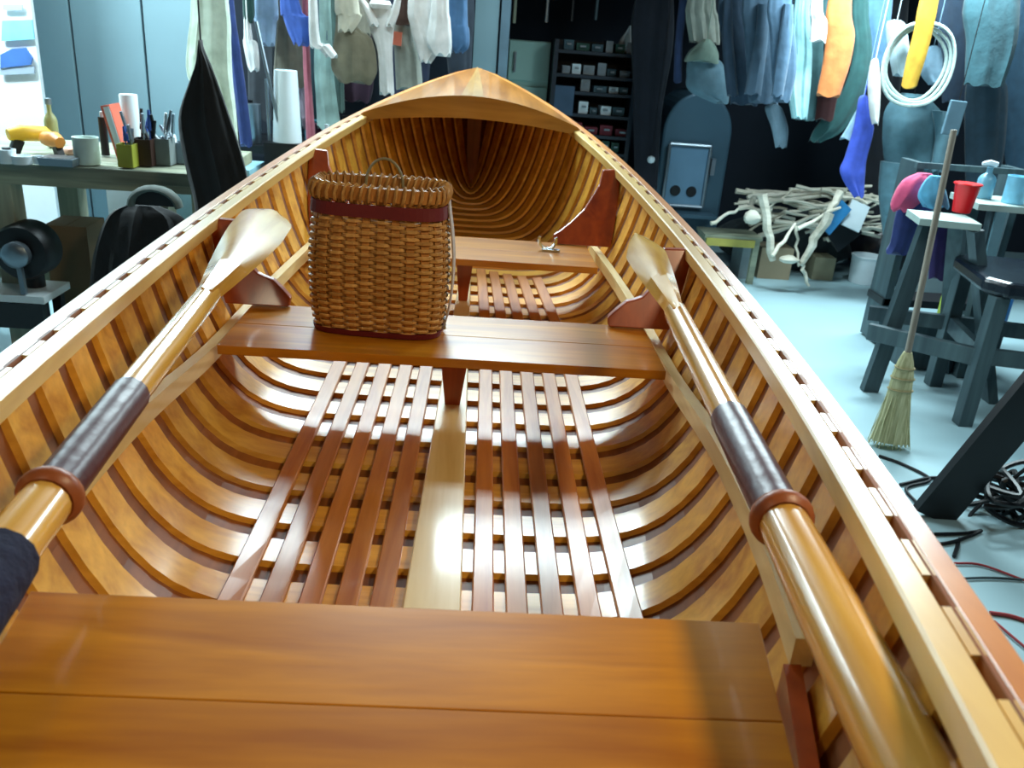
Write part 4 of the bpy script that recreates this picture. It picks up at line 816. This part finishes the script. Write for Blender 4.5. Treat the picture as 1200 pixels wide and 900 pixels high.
for k in range(56):
    f = rnd.random(); x0 = 2.02+0.75*rnd.random(); z0 = -0.34+0.26*rnd.random()-0.25*abs(x0-2.4); y0 = 5.85+0.25*rnd.random()
    az = rnd.choice((rnd.uniform(-0.35, 0.35), rnd.uniform(-0.35, 0.35), rnd.uniform(0.5, 1.2))); L = rnd.uniform(0.25, 0.6)
    d = Vector((math.cos(az), rnd.uniform(-0.3, 0.3), math.sin(az)*0.6))*L/2
    c = Vector((x0, y0, z0)); branch(c-d, c+d, rnd.uniform(0.008, 0.02), stickw, 'thin bare stick tangled in the heap of the woodpile', k)
blob('firewood_chunk', 'round pale log end in the front of the woodpile', 'log', (2.108, 5.500, -0.540), 0.07, 0.05, 0.05, stickw, 4)
blob('firewood_chunk', 'pale knotty root at the left of the woodpile', 'log', (1.844, 5.600, -0.317), 0.07, 0.05, 0.09, stickw, 9)
blob('rubble_heap', 'dark heap of scrap behind the sticks', 'scrap heap', (2.35, 6.3, FL), 0.55, 0.25, 0.42, mat('scrap_dark', (0.14, 0.17, 0.18), var=0.6, scale=20, bump=1.0), 6, n=16)
def board(label, a, b, wd, m, th=0.015): return tag(MB().bar(a, b, wd, th, up=(0, 1, 0)).build('panel_offcut', m, bevel=0.002), label, 'board')
board('blue painted board leaning at the right of the woodpile', (2.518, 5.750, -0.175), (2.384, 5.700, -0.348), 0.10, mat('sky_blue', (0.20, 0.52, 0.74), rough=0.5))
board('white board leaning beside the blue board', (2.637, 5.800, -0.165), (2.578, 5.750, -0.334), 0.14, white)
board('black board lying below the white board', (2.661, 5.850, -0.314), (2.497, 5.800, -0.452), 0.16, black)
blob('dark_bag', 'black bin bag slumped behind the white bucket', 'bag', (3.12, 6.35, FL), 0.32, 0.22, 0.42, mat('bin_bag', (0.05, 0.05, 0.08), rough=0.3), 12, n=14)
blob('scrap_bundle', 'dark tangled scrap beside the white bucket', 'scrap', (3.024, 5.937, -0.750), 0.12, 0.10, 0.12, mat('scrap_blue', (0.16, 0.25, 0.30), var=0.6, scale=30, bump=1.0), 13, n=12)

# ============================================================ RIGHT FOREGROUND: STAND, STOOL, BENCH, BROOM
st = thing('work_stand', 'slate painted work stand with splayed legs holding the red cup', 'stand', (2.15, 4.0, FL))
tz = 0.10; ta = Vector((2.048, 3.812, 0.100)); tb_ = Vector((2.276, 3.736, 0.100))
MB().box(((ta.x+tb_.x)/2, (ta.y+tb_.y)/2+0.08, tz-0.015), (0.26, 0.24, 0.03), rot(0, 0, -0.2)).build('stand_top', mat('pale_top', (0.62, 0.70, 0.68), rough=0.6), st)
lf = Vector((1.986, 3.793, -0.750)); MB().bar(lf+Vector((0, 0, 0.0)), ta+Vector((0.05, 0.03, -0.03)), 0.075, 0.045).build('leg', slate, st)
MB().bar(lf+Vector((0.55, 0.35, 0)), tb_+Vector((-0.02, 0.15, -0.03)), 0.07, 0.045).build('leg', slate, st)
MB().bar(lf+Vector((0.58, -0.05, 0)), tb_+Vector((-0.02, 0.0, -0.03)), 0.07, 0.045).build('leg', slate, st)
stl = thing('padded_stool', 'low stool with a black padded seat at the right edge', 'stool', (2.5, 3.5, FL))
fl_ = Vector((2.271, 3.448, -0.750)); H = 0.60
ft = [fl_, fl_+Vector((0.52, -0.10, 0)), fl_+Vector((0.10, 0.48, 0)), fl_+Vector((0.62, 0.36, 0))]
for p in ft: MB().bar(p, p+Vector((0.0, 0, H)), 0.065, 0.065).build('leg', slate, stl, bevel=0.004)
zr = -0.42
for i, j in ((0, 1), (2, 3), (0, 2), (1, 3)):
    a, b = ft[i].copy(), ft[j].copy(); a.z = b.z = zr; MB().bar(a, b, 0.035, 0.07).build('rail', slate, stl)
lr = Vector((1.935, 3.834, -0.460)); MB().bar((fl_.x, fl_.y, zr-0.01), lr, 0.035, 0.08).build('rail', slate, stl, bevel=0.004)
MB().bar((fl_.x+0.10, fl_.y+0.48, zr), lr+Vector((0.10, 0.25, 0.02)), 0.035, 0.07).build('rail', slate, stl)
pc = (ft[0]+ft[3])/2; MB().box((pc.x, pc.y, FL+H+0.035), (0.68, 0.58, 0.07), rot(0, 0, -0.19), bev=0.08).build('seat_pad', mat('black_vinyl', (0.09, 0.12, 0.16), rough=0.25, var=0.2), stl, smooth=False, bevel=0.02)
rb = thing('side_bench', 'pale topped side bench at the right edge behind the stool', 'bench', (2.75, 4.1, FL))
rq = Vector((2.450, 4.075, 0.140)); MB().box((rq.x+0.42, rq.y+0.10, 0.125), (0.86, 0.34, 0.03), rot(0, 0, -0.1)).build('bench_top', mat('pale_top', (0.7, 0.75, 0.7)), rb)
for dx, dy in ((0.08, 0.0), (0.78, -0.06), (0.08, 0.22), (0.78, 0.18)): MB().bar((rq.x+dx+0.06, rq.y+dy, FL), (rq.x+dx, rq.y+dy, 0.11), 0.06, 0.05).build('leg', slate, rb)
MB().bar(Vector((2.551, 4.050, -0.184)), Vector((2.538, 4.050, 0.110)), 0.05, 0.03).build('brace', mat('pale_brace', (0.40, 0.55, 0.60)), rb)
cb_ = Vector((2.321, 4.002, 0.101)); red = mat('red_plastic', (0.90, 0.10, 0.12), rough=0.35, var=0.08)
o = thing('plastic_cup', 'bright red plastic cup on the work stand', 'cup', tuple(cb_)); r1, r2, h = 0.040, 0.058, 0.135
MB().lathe(cb_, [(r1*0.9, 0), (r1, 0.003), (r2*0.97, h-0.008), (r2*1.04, h-0.004), (r2*1.04, h), (r2*0.93, h), (r1*0.9, 0.012), (0.001, 0.011)], 24).build('body', red, o, smooth=True)
MB().lathe(cb_+Vector((0, 0, h)), [(r2*1.06, -0.006), (r2*1.1, -0.003), (r2*1.06, 0.002), (r2*0.95, 0.001)], 24).build('rim', red, o, smooth=True)
can('blue_mug', 'pale blue printed tub on the side bench', 'tub', (2.639, 4.138, 0.141), 0.051, 0.13, mat('sky_tub', (0.50, 0.76, 0.88), rough=0.4, var=0.3, scale=25))
jg = Vector((2.546, 4.243, 0.141)); o = thing('spray_bottle', 'pale blue spray bottle behind the red cup', 'bottle', tuple(jg))
MB().lathe(jg, bottle_prof(0.042, 0.15), 16).build('body', mat('pale_blue_bottle', (0.42, 0.62, 0.70), rough=0.3), o, smooth=True)
MB().tube([jg+Vector(p) for p in ((0.03, 0, 0.165), (-0.01, 0, 0.172), (-0.045, 0, 0.165))], [0.012, 0.014, 0.009], 8).build('spray_head', white, o, smooth=True)
drape('pink_towel', 'pink red striped towel draped beside the red cup', 'towel', cloth('pink_towel', (0.85, 0.32, 0.48)), [(2.230, 4.250, 0.240, 0.034), (2.219, 4.250, 0.202, 0.081), (2.195, 4.250, 0.142, 0.086), (2.159, 4.250, 0.071, 0.062), (2.151, 4.250, 0.053, 0.038)], folds=4, seed=81, depth=0.5)
drape('sky_towel', 'sky blue towel folded behind the broom handle', 'towel', cloth('sky_towel', (0.36, 0.66, 0.80)), [(2.236, 4.150, 0.243, 0.029), (2.233, 4.150, 0.207, 0.050), (2.245, 4.150, 0.145, 0.072), (2.275, 4.150, 0.098, 0.063)], folds=4, seed=82, depth=0.5)
drape('navy_towel', 'navy trousers hanging below the pink towel', 'clothing', cloth('navy_trouser', (0.14, 0.20, 0.42)), [(2.284, 4.300, 0.143, 0.100), (2.242, 4.300, 0.033, 0.083), (2.225, 4.300, -0.122, 0.060), (2.212, 4.300, -0.172, 0.058)], folds=4, seed=83, depth=0.5)
drape('purple_cloth', 'dark purple cloth hanging under the work stand', 'cloth', cloth('purple', (0.20, 0.14, 0.36)), [(2.457, 4.350, -0.016, 0.060), (2.470, 4.350, -0.141, 0.063), (2.495, 4.350, -0.304, 0.055)], folds=4, seed=84, depth=0.5)
ob = thing('rack', 'dark low rack under the towels behind the work stand', 'rack', (2.6, 4.6, FL)); MB().box((2.62, 4.62, -0.5), (0.62, 0.20, 0.04)).build('shelf', black, ob)
for dx in (-0.28, 0.28): MB().box((2.62+dx, 4.62, -0.24), (0.04, 0.2, 1.0)).build('side_panel', slate, ob)
MB().bar((2.3, 4.5, 0.25), (2.95, 4.5, 0.25), 0.03, 0.03).build('rail', slate, ob)
can('cleaner_bottle', 'yellow green bottle with a white top under the work stand', 'bottle', ((2.486, 4.200, -0.264)[0], 4.2, -0.479), 0.032, 0.20, mat('lime', (0.75, 0.85, 0.30), rough=0.4), prof=bottle_prof(0.032, 0.2), lid=white)
ob2 = thing('crate', 'dark crate carrying the bottles under the benches', 'crate', (2.5, 4.2, FL)); MB().box((2.55, 4.22, (FL-0.48)/2), (0.50, 0.16, 0.27)).build('body', slate, ob2); MB().box((2.55, 4.134, -0.6), (0.46, 0.012, 0.05)).build('slat', slate, ob2)
can('water_jug', 'blue plastic jug under the side bench', 'jug', ((2.746, 4.200, -0.184)[0], 4.2, -0.479), 0.075, 0.22, mat('jug_blue', (0.22, 0.52, 0.80), rough=0.3), prof=bottle_prof(0.075, 0.22), lid=white)
# broom
o = thing('broom', 'corn broom with a long grey wooden handle leaning upright on the floor', 'broom', (1.779, 3.111, -0.750))
bb = Vector((1.805, 3.161, -0.750)); bt = Vector((1.748, 3.180, 0.523)); d = (bt-bb).normalized()
MB().tube([bb+d*0.40, bt], [0.013, 0.0115], 10).build('handle', wood('broom_handle', (0.50, 0.46, 0.42), (0.70, 0.66, 0.60), 'z', rough=0.6, coat=0.0), o, smooth=True)
side = Vector((1, -0.2, 0)).normalized(); straw = wood('broom_straw', (0.66, 0.64, 0.46), (0.88, 0.86, 0.68), 'z', rough=0.8, coat=0.0, scale=60)
rings = []; sd2 = d.cross(side).normalized()
for f, a, b in ((0.42, 0.016, 0.016), (0.38, 0.030, 0.024), (0.32, 0.042, 0.028), (0.25, 0.046, 0.028), (0.14, 0.058, 0.032), (0.03, 0.078, 0.038)):
    rings.append([bb+d*f+side*a*math.cos(t)*(1+0.04*math.sin(9*t))+sd2*b*math.sin(t) for t in [2*math.pi*k/24 for k in range(24)]])
MB().sweep(rings).build('straw_head', straw, o, smooth=True)
g = MB(); rnd = random.Random(2)
for k in range(130):
    t = rnd.random()*6.283; r = math.sqrt(rnd.random()); p = bb+d*0.24+side*0.046*r*math.cos(t)+sd2*0.028*r*math.sin(t); q = bb+side*0.088*r*math.cos(t)+sd2*0.045*r*math.sin(t)+d*rnd.uniform(0, 0.03)
    q.z = max(q.z, FL+0.003); g.tube([p, (p+q)/2+side*rnd.uniform(-.004, .004), q], 0.0016, 3)
sf = g.build('straw', straw, o); sf['kind'] = 'stuff'
for f, a in ((0.26, 0.049), (0.31, 0.046), (0.355, 0.038)):
    MB().tube([bb+d*f+side*a*math.cos(t)+sd2*0.031*math.sin(t) for t in [2*math.pi*k/20 for k in range(20)]], 0.003, 5, closed=True).build('stitch_band', mat('twine', (0.6, 0.55, 0.4)), o)
# black trestle near the boat and the boat's own supports
def trestle(name, label, foot_a, foot_b, ridge_a, ridge_b, m, wd=0.09, spread=0.5, dirn=Vector((1, 0, 0))):
    o = thing(name, label, 'trestle', tuple(foot_a)); ra, rb_ = Vector(ridge_a), Vector(ridge_b)
    MB().bar(ra, rb_, 0.09, 0.10).build('beam', m, o, bevel=0.004)
    for r, fs in ((ra, foot_a), (rb_, foot_b)):
        u = (rb_-ra).normalized()*(0.06 if r is ra else -0.06)
        for sg in (-1, 1): MB().bar(Vector(fs)+dirn*spread*(0 if sg < 0 else 1), r+u+Vector((0, 0, 0.02))+dirn*0.03*sg, wd, 0.035, up=(0, 1, 0)).build('leg', m, o)
    return o
f0 = Vector((1.717, 2.602, -0.750))
trestle('sawhorse', 'black sawhorse standing beside the boat at the right edge', f0, f0+Vector((0.35, -0.75, 0)), f0+Vector((0.27, 0.02, 0.62)), f0+Vector((0.62, -0.73, 0.62)), black, wd=0.15, spread=0.54)
for yy, lb in ((0.55, 'dark sawhorse carrying the near end of the boat'), (2.9, 'dark sawhorse carrying the far end of the boat')):
    o = thing('sawhorse', lb, 'trestle', (0, yy, FL)); MB().box((0, yy, -0.082), (0.80, 0.09, 0.09)).build('beam', black, o)
    for sx_ in (-0.33, 0.33):
        for sy_ in (-1, 1): MB().bar((sx_, yy+sy_*0.22, FL), (sx_, yy+sy_*0.03, -0.09), 0.08, 0.035, up=(1, 0, 0)).build('leg', black, o)
# cables
def cord(label, pts, r, m, name='cord'):
    P = [Vector(p) for p in pts]; n = len(P); xs = list(range(n)); Q = []
    for j in range((n-1)*6+1): Q.append(Vector([hermite(xs, [p[k] for p in P], j/6) for k in range(3)]))
    return tag(MB().tube(Q, r, 6).build(name, m, smooth=True), label, 'cable')
z_ = -0.743
cord('black cable looping from the broom toward the sawhorse', [(1.720, 3.060, -0.743), (1.793, 2.987, -0.743), (1.841, 2.872, -0.743), (1.710, 2.792, -0.743), (1.698, 2.677, -0.743)], 0.006, black)
cord('black cable crossing the floor under the sawhorse', [(1.698, 2.817, -0.743), (1.884, 2.891, -0.743), (2.007, 2.803, -0.743), (2.116, 2.706, -0.743)], 0.007, black)
cord('straight black cable running right of the boat', [(1.649, 2.467, -0.743), (1.772, 2.483, -0.743), (1.845, 2.506, -0.743), (1.714, 2.430, -0.743), (1.635, 2.403, -0.743)], 0.006, black)
cord('thin red cable curving on the floor', [(1.638, 2.294, -0.743), (1.727, 2.291, -0.743), (1.824, 2.215, -0.743)], 0.004, mat('red_cable', (0.62, 0.22, 0.24)))
cord('red cable nearest to the boat on the floor', [(1.614, 2.038, -0.743), (1.672, 2.026, -0.743), (1.728, 1.991, -0.743)], 0.006, mat('red_cable', (0.62, 0.22, 0.24)))
cord('second red cable nearest to the boat', [(1.605, 1.998, -0.743), (1.619, 1.934, -0.743), (1.640, 1.846, -0.743)], 0.004, mat('red_cable', (0.62, 0.22, 0.24)))
cord('grey cable lying below the thin red one', [(1.613, 2.208, -0.743), (1.716, 2.220, -0.743), (1.853, 2.217, -0.743)], 0.004, slate)
rnd = random.Random(3); tc2 = Vector((1.991, 2.645, -0.743)); pts = []
for k in range(46):
    pts.append(tc2+Vector((rnd.uniform(-0.13, 0.15), rnd.uniform(-0.14, 0.14), rnd.uniform(0.0, 0.16))))
cord('tangled heap of black cable beside the sawhorse', pts, 0.010, black, name='cable_tangle')
cord('black cable hanging down from the sawhorse to the floor', [f0+Vector((0.40, 0.0, 0.60)), f0+Vector((0.34, 0.0, 0.30)), Vector((1.883, 2.635, -0.743)), Vector((1.659, 2.334, -0.743))], 0.007, black)
